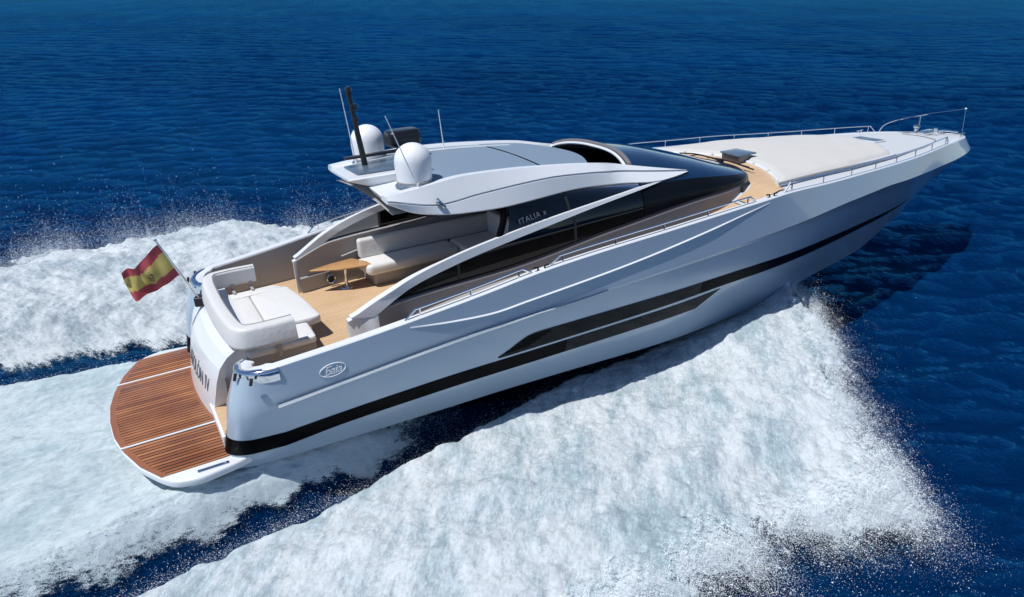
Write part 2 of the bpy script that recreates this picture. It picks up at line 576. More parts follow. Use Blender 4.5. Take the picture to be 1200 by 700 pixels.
# ------------------------------------------------------------------ foam
def foam_mat(name, col, scale=1.0, rot=0.0, stretch=(1, 1, 1), veil=.22, aqua=.8):
    g = N(name)
    pos = g.n('NewGeometry').outputs['Position']
    at = g.n('Attribute', attribute_name='dens').outputs['Fac']
    mp = g.n('Mapping', {0: pos, 2: (0, 0, rot), 3: tuple(1 / q for q in stretch)}, vector_type='TEXTURE').outputs[0]
    n0 = g.noise(mp, 1.1 * scale, 6, .62)
    n1 = g.noise(mp, 5.0 * scale, 7, .66)
    n2 = g.noise(mp, 24 * scale, 5, .7)
    n3 = g.noise(pos, 95, 2, .6)
    fine = g.math('ADD', g.math('MULTIPLY', n2, .5), g.math('MULTIPLY', n3, .5))
    nn = g.math('ADD', g.math('MULTIPLY', n1, .35), g.math('MULTIPLY', fine, .65))
    # coverage: closed where dens is high, single bubbles and drops where it runs out
    t = g.math('SUBTRACT', g.math('ADD', nn, g.math('MULTIPLY', at, .55)), .66)
    alpha = g.ramp(t, .0, .09)
    # dark water glints through the thin places of the froth
    thin = g.ramp(g.math('ADD', g.math('ADD', g.math('MULTIPLY', n0, .26), g.math('MULTIPLY', n1, .26)), g.math('MULTIPLY', fine, .48)), .42, .55)
    alpha = g.math('MULTIPLY', alpha, g.math('ADD', g.math('MULTIPLY', thin, veil), 1 - veil))
    # aerated water is pale aqua where there is less froth
    col4 = g.mix(g.ramp(g.math('ADD', g.math('MULTIPLY', n0, .7), g.math('MULTIPLY', n1, .3)), .36, .56), (col[0] * aqua, col[1] * (.6 + .4 * aqua), col[2] * (.75 + .25 * aqua), 1), c4(col))
    d = g.n('BsdfDiffuse', {'Color': col4})
    b = g.n('Bump', {'Strength': .8, 'Distance': .04, 'Height': nn})
    g.set(d, 'Normal', b.outputs[0])
    tl = g.n('BsdfTranslucent', {0: c4(col)})
    mx0 = g.n('MixShader', {0: .2}); g.t.links.new(d.outputs[0], mx0.inputs[1]); g.t.links.new(tl.outputs[0], mx0.inputs[2])
    tr = g.n('BsdfTransparent')
    mx = g.n('MixShader', {0: alpha})
    g.t.links.new(tr.outputs[0], mx.inputs[1]); g.t.links.new(mx0.outputs[0], mx.inputs[2])
    g.t.links.new(mx.outputs[0], g.out.inputs[0])
    return g.m


def patch(name, parts, fn, mat):
    """a foam sheet: fn(x, y) -> height above the sea, density; parts are (x0, x1, y0, y1, nx, ny)"""
    V, F, Dn = [], [], []
    n0 = 0
    for x0, x1, y0, y1, nx, ny in parts:
        x, y = np.meshgrid(np.linspace(x0, x1, nx), np.linspace(y0, y1, ny), indexing='ij')
        h, d = fn(x, y)
        z = hull_wave(x, y) + h
        i = np.arange(nx - 1)[:, None]; j = np.arange(ny - 1)[None, :]
        f = np.stack([i * ny + j, (i + 1) * ny + j, (i + 1) * ny + j + 1, i * ny + j + 1], -1).reshape(-1, 4)
        dd = d.reshape(-1)
        F.append(f[dd[f].max(1) > .01] + n0); V.append(np.stack([x, y, z], -1).reshape(-1, 3)); Dn.append(dd)
        n0 += len(dd)
    o = fast_mesh(name, np.concatenate(V), np.concatenate(F), mat, {'dens': np.concatenate(Dn)})
    o['kind'] = 'stuff'
    return o


def side_sheet(side):
    OUT = S_OUT if side < 0 else P_OUT
    PK = .62 if side < 0 else 1.05
    FN = .12 if side < 0 else .17

    def fn(x, y):
        a = y * side
        i, o = (S_IN(x) if side < 0 else P_IN(x)), OUT(x)
        # ragged, wind-torn borders
        rag = (fbm(x * 1.1, y * 1.1, 5, 3) - .5)
        o2 = o + .02 + 1.4 * rag + .75 * (fbm(x * 4, y * 4, 4, 13) - .5)
        i2 = i - .25 * (fbm(x * 2.2, y * 2.2, 4, 23) - .5) + (.25 if side < 0 else .1)
        w = np.maximum(.3, o2 - i2)
        t = (a - i2) / w
        inside = (sst(-.05, .16, (a - i2)) if side < 0 else sst(-.1, 1.5, (a - i2) + .5 * (fbm(x * 2.2, y * .7, 4, 83) - .5))) * sst(-.45, .55, (o2 - a))
        t = np.clip(t, 0, 1)
        pk = np.interp(x, [-40, -14, -4, 2, 6, 9, 11, 12.5, 13.2], [.12, .3, .7, 1.0, 1.0, 1.1, 1.45, 1.6, 1.2] if side < 0 else [.12, .3, .7, 1.0, 1.0, .95, .85, .75, .55]) * PK
        prof = sst(0, .09 if side < 0 else .5, t) * .62 + .30 * np.sin(np.pi * np.clip(t, 0, 1) * .62) * sst(0, .4, t)
        prof = prof * (1 - (.25 if side < 0 else .5) * sst(.75, 1.1, (a - i2) / w))
        lum = fbm(x * .55, y * .9, 6, 51) - .5
        fine = fbm(x * 2.6 + .8 * lum, y * 2.6, 6, 61, .58) - .5
        bil = 1 - np.abs(2 * fbm(x * 1.3, y * 1.3, 5, 71, .6) - 1)
        h = pk * prof * (1 + .65 * lum) + inside * (FN * fine + .035 * (bil - .8)) + .03
        h = np.where((x > 9) & (side < 0), np.maximum(h, .25 * sst(-.05, .2, a - i2)), h)
        fade = sst(-36, -20, x) * (1 - sst(12.9, 13.3, x))
        d = inside * fade * np.clip(.85 + .5 * lum + .35 * (fine), .25, 1.0)
        return h, d
    return fn


foamA = foam_mat('bow_wave_foam', (0.74, 0.80, 0.835), 1.0, math.radians(54), (.5, 1.3, 1), .40, .76)
foamP = foam_mat('far_wave_foam', (0.72, 0.78, 0.815), .8, math.radians(-60), (.5, 1.25, 1), .46, .86)
foamB = foam_mat('wash_foam', (0.66, 0.76, 0.80), .8, 0, (.5, 1.6, 1), .22, .86)
o_ = patch('bow_wave_foam', [(-6, 13.4, -9.5, -1.1, 1000, 560), (-34, -6, -13, -2, 300, 180)], side_sheet(-1), foamA)
o_['label'] = 'broad white sheet of foam thrown out on the near side of the hull'; o_['category'] = 'foam'
o_ = patch('bow_wave_foam', [(-8, 13.4, 1.1, 11.5, 760, 480), (-34, -8, 2, 14, 240, 160)], side_sheet(1), foamP)
o_['label'] = 'churned white foam wave beyond the far side of the stern'; o_['category'] = 'foam'


def wash(x, y):
    """churned water behind the transom, bounded by the two ridges"""
    a = np.abs(y)
    r = RIDGE(x)
    e = r + np.interp(x, [-12, -3, 0, 4], [.30, .36, .50, .50]) + .40 * (fbm(x * 1.6, y * 1.6, 4, 8) - .5)
    ins = sst(-.05, .25, e - a)
    st = fbm(x * .5, y * 2.0, 6, 31) - .5
    fine = fbm(x * 3.5, y * 5, 5, 35, .6) - .5
    rooster = .22 * np.exp(-((x + 4) / 5) ** 2) * np.exp(-(y / 1.6) ** 2)
    h = np.maximum(rooster + .22 * st + .09 * fine + .07, .02 + .05 * fine)
    # lace thins on the crest towards the ridges
    edge = np.clip((e - a) / np.interp(x, [-8, 0, 3], [1.8, 1.0, .5]), 0, 1)
    far = sst(-36, -22, x)
    d = ins * far * (.30 + .70 * edge) * np.clip(.92 + .7 * st, .3, 1)
    d = d * (1 - sst(3.2, 5.0, x))
    return h, np.clip(d, 0, 1)


o_ = patch('stern_wash', [(-8, 5.2, -3.4, 3.6, 660, 420), (-34, -8, -5.5, 5.5, 220, 140)], wash, foamB)
o_['label'] = 'pale milky wash streaming out behind the teak swim platform'; o_['category'] = 'wash'


# ------------------------------------------------------------------ droplets thrown off the crests
def droplets(name, pts, rad, mat):
    n = len(pts)
    t = np.array([[1, 1, 1], [1, -1, -1], [-1, 1, -1], [-1, -1, 1]], float) / math.sqrt(3)
    q = rng.normal(size=(n, 3, 3))
    u = q[:, 0] / np.linalg.norm(q[:, 0], axis=1)[:, None]
    w = q[:, 1] - u * (q[:, 1] * u).sum(1)[:, None]; w /= np.linalg.norm(w, axis=1)[:, None]
    k = np.cross(u, w)
    Rm = np.stack([u, w, k], 1)
    v = np.einsum('ij,njk->nik', t, Rm) * (rad * .66 * np.exp(rng.normal(0, .33, n)))[:, None, None]
    v[:, :, :2] *= 1.15
    v[:, :, 2] *= .5   # flattened so faces tilt up to the sun, shaped to look brighter
    v += pts[:, None, :]
    f = (np.arange(n)[:, None, None] * 4 + np.array([[0, 1, 2], [0, 3, 1], [0, 2, 3], [1, 3, 2]])[None]).reshape(-1, 3)
    o = fast_mesh(name, v.reshape(-1, 3), f, mat, smooth=False)
    o['kind'] = 'stuff'
    return o


def drop_mat():
    g = N('spray_drops')
    d = g.n('BsdfDiffuse', {0: (.92, .965, .985, 1)})
    tl = g.n('BsdfTranslucent', {0: (.92, .965, .985, 1)})
    mx = g.n('MixShader', {0: .3})
    g.t.links.new(d.outputs[0], mx.inputs[1]); g.t.links.new(tl.outputs[0], mx.inputs[2])
    g.t.links.new(mx.outputs[0], g.out.inputs[0])
    return g.m


DM = drop_mat()


def rim_spray(side, n, xr, spread, up, rmul=1.0, clump=1.6):
    """spray leaving the outer border of a bow wave"""
    OUT = S_OUT if side < 0 else P_OUT
    fn = side_sheet(side)
    x = rng.uniform(xr[0], xr[1], n * 4)
    den = fbm(x * clump, x * 0 + side * 3.3, 4, 17)
    x = x[rng.random(len(x)) < np.clip((den - .28) * 2.2, .03, 1)][:n]
    e = rng.exponential(1.0, len(x)) * spread - spread * .15
    a = OUT(x) - .1 + e + .3 * (fbm(x * 2.5, x * 0, 3, 19) - .5)
    y = a * side
    h, d = fn(x, y)
    z = np.maximum(h, 0) + rng.exponential(1.0, len(x)) * up * np.clip(1 - np.abs(e) / (4 * spread), .15, 1)
    r = (.003 + .006 * rng.random(len(x)) ** 3) * rmul * np.exp(-np.clip(e, 0, 9) * .15)
    return np.stack([x, y, z + .02], 1), r


def streak_spray(side, ns, per, xr, length, up, out=1.0):
    """strings of drops flung outwards from the crest"""
    OUT = S_OUT if side < 0 else P_OUT
    fn = side_sheet(side)
    x0 = rng.uniform(xr[0], xr[1], ns * 3)
    den = fbm(x0 * 1.4, x0 * 0 + side * 5.1, 4, 117)
    x0 = x0[rng.random(len(x0)) < np.clip((den - .3) * 2.4, .02, 1)][:ns]
    ns = len(x0)
    e0 = rng.normal(-.05, .25, ns)
    L = rng.exponential(length, ns)
    az = rng.normal(.25, .5, ns)
    vz = rng.exponential(up, ns)
    cnt = per
    u = rng.random((ns, cnt)) ** 1.2
    j = .012 + .06 * u * L[:, None]
    x = x0[:, None] - np.sin(az)[:, None] * u * L[:, None] * .8 + rng.normal(size=(ns, cnt)) * j
    e = e0[:, None] + out * np.cos(az)[:, None] * u * L[:, None] + rng.normal(size=(ns, cnt)) * j
    y = (OUT(x) - .02 + e) * side
    h, _ = fn(x, y)
    z = np.maximum(h, .0) + vz[:, None] * (1.6 * u - 1.5 * u * u) + np.abs(rng.normal(size=(ns, cnt))) * j * .7 + .015
    r = (.0035 + .007 * rng.random((ns, cnt)) ** 3) * (1.15 - .6 * u)
    return np.stack([x.ravel(), y.ravel(), z.ravel()], 1), r.ravel()


def top_spray(side, n, xr, up, rmul=1.0):
    OUT = S_OUT if side < 0 else P_OUT
    fn = side_sheet(side)
    x = rng.uniform(xr[0], xr[1], n)
    t = rng.random(n) ** .8
    y = (S_IN(x) + t * (OUT(x) - S_IN(x))) * side
    h, d = fn(x, y)
    ok = rng.random(n) < d * np.clip(fbm(x * 1.5, y * 1.5, 4, 29) * 2.4 - .5, .05, 1)
    x, y, h = x[ok], y[ok], h[ok]
    z = h + hull_wave(x, y) + rng.exponential(1.0, len(x)) * up
    r = (.0022 + .0035 * rng.random(len(x)) ** 3) * rmul
    return np.stack([x, y, z + .01], 1), r


def inner_spray(n, xr, side):
    x = rng.uniform(xr[0], xr[1], n)
    e = np.abs(rng.normal(0, .09, n))
    y = (S_IN(x) + .22 - e) * side
    z = hull_wave(x, y) + rng.exponential(.10, n) + .05
    return np.stack([x, y, z], 1), .003 + .005 * rng.random(n) ** 3


def ridge_spray(n, side):
    x = rng.uniform(-9, 5.0, n)
    e = rng.normal(0, .11, n) + np.abs(rng.normal(0, .06, n)) - .02
    y = (RIDGE(x) + .02 + e) * side
    z = hull_wave(x, y) + rng.exponential(.06, n) * np.exp(-np.abs(e)) + .02
    return np.stack([x, y, z], 1), .003 + .006 * rng.random(n) ** 3


def cat(parts):
    return np.concatenate([p for p, _ in parts]), np.concatenate([r for _, r in parts])


p_, r_ = cat([rim_spray(-1, 100000, (4.5, 13.1), .24, .14), streak_spray(-1, 4200, 64, (4.0, 13.0), .38, .26), rim_spray(-1, 15000, (-6, 4.5), .4, .2), top_spray(-1, 120000, (-2, 13), .05), inner_spray(20000, (-3, 12.8), -1), ridge_spray(38000, -1)])
o_ = droplets('spray', p_, r_, DM)
o_['label'] = 'fine white spray drops over the foam on the near side'; o_['category'] = 'spray'
p_, r_ = cat([rim_spray(1, 50000, (-8, 10.5), .4, .35, 1.4), streak_spray(1, 2600, 42, (-8, 11), .6, .6), top_spray(1, 110000, (-6, 11), .13, 1.3), inner_spray(12000, (-5, 6), 1), ridge_spray(15000, 1)])
o_ = droplets('spray', p_, r_, DM)
o_['label'] = 'fine white spray drops rising above the far side wave behind the flag'; o_['category'] = 'spray'

# ------------------------------------------------------------------ the yacht: hull
yacht = root('motor_yacht', 'long silver-grey open motor yacht speeding over the blue sea, dark glass cabin and teak stern', 'motor yacht', (10.5, 0, 0))

ys_ = curve((2.1, 2.36), (3.1, 2.44), (3.9, 2.51), (5, 2.57), (6.2, 2.61), (8, 2.63), (10.57, 2.53), (11.4, 2.45), (12.85, 2.3), (13.96, 2.15), (15.19, 1.92),
            (16.4, 1.67), (17.4, 1.44), (18.48, 1.15), (19.3, .90), (20, .65), (20.5, .44), (20.8, .25), (20.95, .1), (21.0, .0), (21.42, .0))
zs_ = curve((2.1, 2.07), (3.1, 2.17), (3.9, 2.27), (5, 2.41), (6.2, 2.57), (8, 2.68), (10.57, 2.76), (11.4, 2.77), (12.85, 2.71), (13.96, 2.67), (15.2, 2.6),
            (16.4, 2.54), (18.48, 2.46), (19.3, 2.40), (20.3, 2.30), (21.0, 2.22), (21.42, 2.0))
yl_ = curve((2.04, 2.39), (3.15, 2.48), (4.58, 2.57), (6.2, 2.65), (8.05, 2.69), (9.2, 2.67), (10.5, 2.62), (11.9, 2.52), (13.55, 2.33), (14.8, 2.11), (16, 1.87), (17.3, 1.58),
            (18.2, 1.36), (19, 1.15), (19.8, .90), (20.5, .62), (20.9, .38), (21.1, .2), (21.2, .06), (21.24, .0), (21.42, .0))
zl_ = curve((2.04, 1.54), (3.15, 1.68), (4.58, 1.84), (6.2, 1.96), (8.05, 2.06), (10.5, 2.14), (11.9, 2.19), (13.55, 2.26), (14.8, 2.25), (16, 2.18), (17.4, 2.12), (18.2, 2.09),
            (19, 2.05), (20, 2.01), (21.42, 1.96))
yc_ = curve((1.9, 2.0), (2.89, 2.05), (5.07, 2.16), (8.48, 2.2), (11.1, 1.92), (14.1, 1.3), (16, .82), (17.7, .45), (19.4, .12), (20, .0), (21.42, .0))
zc_ = curve((1.9, .5), (2.89, .5), (5.07, .52), (8.48, .43), (11.1, .33), (14.1, .28), (16, .2), (17.7, .46), (19.4, .95), (20, 1.13), (21.42, 1.70))
zk_ = curve((1.5, -.5), (12, -.6), (15, -.35), (17, .0), (18.5, .45), (19.5, .85), (20, 1.10), (21.42, 1.66))
und_ = curve((2, 0), (5.2, 0), (8, .06), (12, .10), (18, .10), (20.5, .04), (21.42, 0))
WR_S = [(1.80, 1.66, 1.98), (1.70, 1.80, 1.99), (1.68, 1.98, 2.0), (1.74, 2.16, 2.02), (1.90, 2.30, 2.045)]
WR_L = [(1.62, 1.64, 1.5), (1.51, 1.78, 1.5), (1.49, 1.98, 1.5), (1.57, 2.19, 1.505), (1.77, 2.33, 1.52)]
WR_C = [(1.46, 1.5, .5), (1.33, 1.58, .5), (1.30, 1.72, .5), (1.40, 1.88, .5), (1.62, 1.97, .5)]


def sec(q):
    """half-section of the hull at station q: sheer, knuckle, undercut, chine, keel (port side, y > 0)"""
    if q < 0:
        i = q + 5
        s, l, c = [np.array([float(pchip(i, [0, 1, 2, 3, 4, 5], [p[j] for p in W])) for j in range(3)]) for W in (WR_S + [(2.12, 2.362, 2.072)], WR_L + [(2.06, 2.392, 1.543)], WR_C + [(2.0, 2.006, .5)])]
        return np.array([s, l, l, c, (c[0] + .3, 0, -.5)], float)
    yl, zl, u = float(yl_(q)), float(zl_(q)), float(und_(q))
    return np.array([(q, float(ys_(q)), float(zs_(q))), (q, yl, zl), (q, max(0, yl - u), zl - u * 1.1),
                     (q, float(yc_(q)), float(zc_(q))), (q, 0, float(zk_(q)))])


def bulge(q):
    return 0.05 if q < 0 else float(pchip(q, [2, 9, 14, 18, 21], [.06, .09, -.01, -.05, 0]))


def lower_pt(q, v):
    s = sec(q)
    p = s[2] * (1 - v) + s[3] * v
    p[1] = max(0, p[1] + bulge(q) * 4 * v * (1 - v))
    return p


def side_pt(q, z, off=0.0):
    """point of the topside at height z, pushed out by off"""
    s = sec(q)
    if z <= s[2][2]:
        v = (s[2][2] - z) / max(1e-3, s[2][2] - s[3][2])
        p = lower_pt(q, min(1, v))
    else:
        v = (z - s[1][2]) / max(1e-3, s[0][2] - s[1][2])
        p = s[1] * (1 - v) + s[0] * v
    if q < 0:
        t = sec(min(-.01, q + .3))[1] - sec(max(-5, q - .3))[1]; n = np.array([-t[1], t[0], 0]); n /= np.linalg.norm(n)
        return p + n * off
    d = 0.05
    t = np.array([1, (float(yl_(min(21.4, q + d))) - float(yl_(q - d))) / (2 * d)]); t /= np.linalg.norm(t)
    return p + np.array([-t[1] * off, t[0] * off, 0])


ST = list(np.linspace(-5, -.4, 16)) + list(2.12 + (21.42 - 2.12) * np.linspace(0, 1, 90) ** 0.97)
NV = 10
hb = B()
cap_in = []
rows_t, rows_b = [], []
for q in ST:
    s = sec(q)
    top = [s[0], s[0] * .66 + s[1] * .34, s[0] * .33 + s[1] * .67, s[1]]
    rows_t.append(top)
    rows_b.append([s[2]] + [lower_pt(q, v) for v in np.linspace(0, 1, NV)[1:]])
hull_v = B()
for m_ in (1, -1):
    S_ = lambda pts: [[(p[0], p[1] * m_, p[2]) for p in r] for r in pts]
    hull_v.add(*grid(S_(rows_t)))
    hull_v.add(*grid(S_([[sec(q)[1], sec(q)[2]] for q in ST if q > 5])))
    hull_v.add(*grid(S_(rows_b)))
hull = hull_v.mk('hull', 'gel', yacht, sharp=28)
bot = B()
for m_ in (1, -1):
    bot.add(*grid([[(sec(q)[3][0], sec(q)[3][1] * m_, sec(q)[3][2]), (sec(q)[3][0], max(0, sec(q)[3][1] - .16) * m_, sec(q)[3][2] - .03),
                    (sec(q)[4][0], 0, sec(q)[4][2])] for q in ST]))
bot.add([(1.62, 1.6, 1.45), (1.62, -1.6, 1.45), (1.62, -1.5, .48), (1.72, 0, -.5), (1.62, 1.5, .48)], [[0, 1, 2, 3, 4]])
bot.mk('hull_bottom', 'bottom', hull)


def overlay(name, mat, top, botm, n, off, thick, parent=None, nz=4, wrap=False):
    """a band laid on both topsides: top and bottom are lists of (x, z) walked together"""
    b = B()
    ta = np.array(top, float); ba = np.array(botm, float)
    f = np.linspace(0, 1, n)
    ft = np.linspace(0, 1, len(ta)); fb = np.linspace(0, 1, len(ba))
    for m_ in (1, -1):
        out, inn = [], []
        qs = []
        if wrap:
            for k in np.linspace(-5, -.4, 16):
                qs.append([(k, ta[0][1] * (1 - w) + ba[0][1] * w) for w in np.linspace(0, 1, nz)])
        for u in f:
            xt, zt2 = np.interp(u, ft, ta[:, 0]), np.interp(u, ft, ta[:, 1])
            xb, zb2 = np.interp(u, fb, ba[:, 0]), np.interp(u, fb, ba[:, 1])
            qs.append([(xt * (1 - w) + xb * w, zt2 * (1 - w) + zb2 * w) for w in np.linspace(0, 1, nz)])
        for r in qs:
            o = [side_pt(x, z, off) for x, z in r]
            i = [side_pt(x, z, off - thick) for x, z in r]
            out.append([(p[0], p[1] * m_, p[2]) for p in [i[0]] + o + [i[-1]]])
        B().add(*grid(out)).mk(name, mat, parent or hull, sharp=40)


def band(a, b_, top, botm, n):
    xs = np.linspace(a, b_, n)
    return [(x, float(top(x))) for x in xs], [(x, float(botm(x))) for x in xs]


lowT = curve((1.58, 1.0), (2.1, 1.055), (3.13, 1.15), (5, 1.25), (9.3, 1.285), (10, 1.29))
lowB = curve((1.76, .745), (2.1, .78), (2.87, .885), (3.8, .95), (5, 1.0), (9.5, 1.03), (10, 1.03))
t_, b_ = band(2.1, 6.55, lowT, lowB, 24)
overlay('black_stripe', 'black', t_, b_, 24, .006, .012, wrap=True)
tt = [(x, float(lowT(x))) for x in np.linspace(6.553, 9.92, 16)]
bb = [(x, float(lowB(x))) for x in np.linspace(6.553, 9.35, 16)]
overlay('hull_window', 'pane', tt, bb, 24, .006, .012)
upT = curve((5.3, 1.33), (5.45, 1.40), (5.62, 1.50), (5.81, 1.585), (6.0, 1.605), (9.4, 1.575), (13.14, 1.385), (16, 1.24), (18.05, 1.12))
upB = curve((5.3, 1.30), (7.5, 1.325), (9.6, 1.345), (11.3, 1.265), (13.19, 1.17), (16, 1.10), (18.05, 1.09))
for a, e in ((5.3, 7.1), (7.104, 8.45), (8.454, 9.35)):
    t_, b_ = band(a, e, upT, upB, 20)
    overlay('hull_window', 'pane', t_, b_, 26, .006, .012)
t_, b_ = band(9.354, 18.03, upT, upB, 40)
overlay('black_stripe', 'black', t_, b_, 60, .006, .012)
for k in range(5):
    z = 1.375 + .043 * k
    xa = 5.42 + .09 * k
    overlay('vent_slat', 'black', [(xa, z + .006), (xa + .42, z + .012)], [(xa, z - .006), (xa + .42, z)], 6, .016, .014, nz=2)
# bright rub strip along the knuckle and the crease above it, its highlight painted white
xs = np.linspace(2.06, 7.2, 40)
w_ = np.interp(xs, [2, 5, 7.2], [.028, .026, .005])
overlay('rub_rail', 'chrome', [(x, float(zl_(x)) + a) for x, a in zip(xs, w_)], [(x, float(zl_(x)) - a * .7) for x, a in zip(xs, w_)], 44, .035, .05, nz=3)
zcr = curve((3.92, 2.20), (4.6, 2.135), (5.17, 2.11), (5.8, 2.165), (7.45, 2.315), (9.2, 2.51), (10.2, 2.63), (10.95, 2.715))
for m_ in (1, -1):
    r = []
    for x in np.linspace(3.95, 10.9, 70):
        z = float(zcr(x)); k = math.sin(math.pi * min(1, (x - 3.93) / 1.0) / 2) * min(1, (10.95 - x) / 1.5)
        p0 = side_pt(x, z + .017, .001); p1 = side_pt(x, z + .001, .003 + .022 * k); p2 = side_pt(x, z - .012, .001)
        r.append([(p[0], p[1] * m_, p[2]) for p in (p0, p1, p2)])
    B().add(*grid(r)).mk('spray_crease', 'white', hull, sharp=20)  # white on the silver hull paints in the crease's highlight

# ---- bulwark cap, inner walls and decks
def dz(x):
    return float(pchip(x, [1.5, 3.9, 4.25, 10.8, 11.7, 13, 21.4], [1.5, 1.5, zs_(4.25) - .30, zs_(10.8) - .26, zs_(11.7) - .05, zs_(13) - .012, zs_(21.4) - .01])) if x < 13 else float(zs_(x)) - .012


for m_ in (1, -1):
    b = B()
    r = []; ri = []
    for q in ST:
        s = sec(q)[0]
        if q < 0:
            cx, cy = 2.12, 2.0
            inn = s * .45 + np.array([2.08, 1.98, s[2]]) * .55
            zf = 1.0 if q < -3.1 else 1.3
            x = s[0]
        else:
            x = q
            inn = np.array([x, max(0, s[1] - .15), s[2]]); zf = dz(x)
        e = max(0, inn[1] - .03)
        r.append([(s[0], s[1] * m_, s[2]), (s[0] * .9 + inn[0] * .1, (s[1] * .9 + inn[1] * .1) * m_, s[2] + .014), (inn[0] * .9 + s[0] * .1, (inn[1] * .9 + s[1] * .1) * m_, s[2] + .016),
                  (inn[0], inn[1] * m_, s[2] + .004), (inn[0], (e + .02) * m_, s[2] - .03)])
        ri.append([(inn[0], (e + .012) * m_, s[2] - .02), (inn[0], e * m_, min(zf, s[2]) - .01)])
    b.add(*grid(r))
    bw_ = b.mk('bulwark', 'white', yacht, sharp=30)
    B().add(*grid(ri)).mk('bulwark_lining', 'liner', bw_, sharp=30)

for m_ in (1, -1):
    for xa_, xb_, mt_ in ((4.25, 10.25, 'liner'), (10.25, 11.6, 'teakd')):
        B().add(*grid([[(x, y * m_, dz(x)) for y in np.linspace(max(.1, float(ys_(x)) - .16), 1.5, 4)] for x in np.linspace(xa_, xb_, 30)])).mk('side_deck', mt_, yacht)


def deck_z(x, y):
    w = max(.12, float(ys_(x)) - .16)
    return dz(x) + float(np.interp(x, [11.9, 14], [.05, .115])) * min(1, w / 1.6) * (1 - min(1, abs(y) / w) ** 2)


xs = np.concatenate([np.linspace(10.9, 20.6, 120), [20.75, 20.85, 20.93, 20.98]])
b = B().add(*grid([[(x, y, deck_z(x, y)) for y in np.linspace(-1, 1, 25) * max(.01, float(ys_(x)) - .14)] for x in xs]))
b.mk('foredeck', 'deck', yacht)


def pad_aft(y):
    return 12.62 - .23 * y * y


def shield_front(y):
    return 12.3 - .42 * (abs(y) / 1.4) ** 2.6


r = []
for y in np.linspace(-2.12, 2.12, 40):
    x0 = max(10.95, shield_front(y) - .3) if abs(y) < 1.6 else 10.95
    x1 = pad_aft(max(-1.95, min(1.95, y))) - .0
    r.append([(x, y, deck_z(x, y) + .03) for x in np.linspace(x0, x1, 20)])
B().add(*grid(r)).mk('teak_walkway', 'teakd', yacht)

# ---- cockpit sole and stern steps
r = []
for x in np.linspace(2.15, 8.4, 50):
    w = float(ys_(x)) - .2 if x < 4 else 1.62
    r.append([(x, y, 1.5) for y in np.linspace(-w, w, 12)])
B().add(*grid(r)).mk('cockpit_deck', 'teakd', yacht)
for a_, c_ in (((1.36, 1.83, -1.7, -.6, .70, .93), (1.40, 1.79, -1.66, -.78, .931, .945)), ((1.8, 2.2, -2.1, -.6, .72, 1.22), (1.84, 2.19, -2.04, -.8, 1.221, 1.235))):
    stp = B().add(*box(*a_, .012, .02)).mk('boarding_step', 'white', yacht)
    B().add(*box(*c_, .003, .02)).mk('step_tread', 'teakd', stp)

# ---- transom block with the name
r = []
for y in np.linspace(-1, 1, 30):
    def X(x, bow_):
        return x - bow_ * (1 - y * y)
    yy = lambda a, c: c + y * a
    r.append([(X(1.38, .12), yy(1.2, .40), .74), (X(1.42, .12), yy(1.22, .385), 1.0), (X(1.50, .12), yy(1.26, .36), 1.35), (X(1.575, .12), yy(1.29, .33), 1.58),
              (X(1.61, .12), yy(1.3, .32), 1.64), (X(1.70, .10), yy(1.34, .29), 1.78), (X(1.80, .08), yy(1.38, .26), 1.88), (X(1.88, .05), yy(1.41, .24), 1.90),
              (2.15, yy(1.41, .24), 1.88), (2.15, yy(1.2, .40), .74)])
tb = B()
v, f = grid(r)
tb.add(v, f)
tb.add([p for p in r[0]], [list(range(10))]).add([p for p in r[-1]], [list(range(10))])
trans = tb.mk('transom', 'white', yacht, sharp=11)
TZ = [.74, 1.0, 1.35, 1.58, 1.64]
def name_pt(a, up, out):
    z = 1.19 + up * .97
    y = .09 - a * .74
    px = np.interp(z, TZ, [1.38, 1.42, 1.50, 1.575, 1.61]); aa = np.interp(z, TZ, [1.2, 1.22, 1.26, 1.29, 1.3]); cc = np.interp(z, TZ, [.40, .385, .36, .33, .32])
    yn = (y - cc) / aa
    return (px - .12 * (1 - yn * yn) - .004 - out, y, z)


text_on('yacht_name', 'ATOLÓN IV', .34, 'letter', trans, name_pt, space=1.05)
# chrome line under the sofa
B().add(*tube([(1.835 - .10 * (1 - ((y - .24) / 1.4) ** 2), y, 1.905) for y in np.linspace(-1.14, 1.62, 24)], .012)).mk('trim_strip', 'chrome', trans)
# flag socket
B().add(*slab([(1.58, 1.0), (1.76, .93), (1.84, 1.12), (1.66, 1.2)], 1.86, 2.02, .02, .03)).mk('flag_socket', 'dark', trans)

# ---- chrome fairlead wrapped round each quarter
for m_ in (1, -1):
    pth = [WR_S[0], WR_S[1], WR_S[2], WR_S[3], WR_S[4], (2.02, 2.345, 2.05), (2.16, 2.372, 2.065)]
    pth = smoothpath([(p[0], p[1], p[2] - .085) for p in pth], 24)
    if m_ < 0:
        pth = [(p[0], -p[1], p[2]) for p in pth][::-1]
    fl = B().add(*sweep(pth, [(a + .045, c) for a, c in rrect(.13, .21, .05)])).mk('fairlead', 'chrome', yacht)
    for (x, y) in ((1.71, 2.03), (1.86, 2.29)):
        fb = B()
        fb.add(*tube([(x - .075, y * m_ + .075 * m_, 1.93), (x - .05, (y + .09) * m_, 2.02)], .022))
        fb.mk('roller', 'dark', fl)

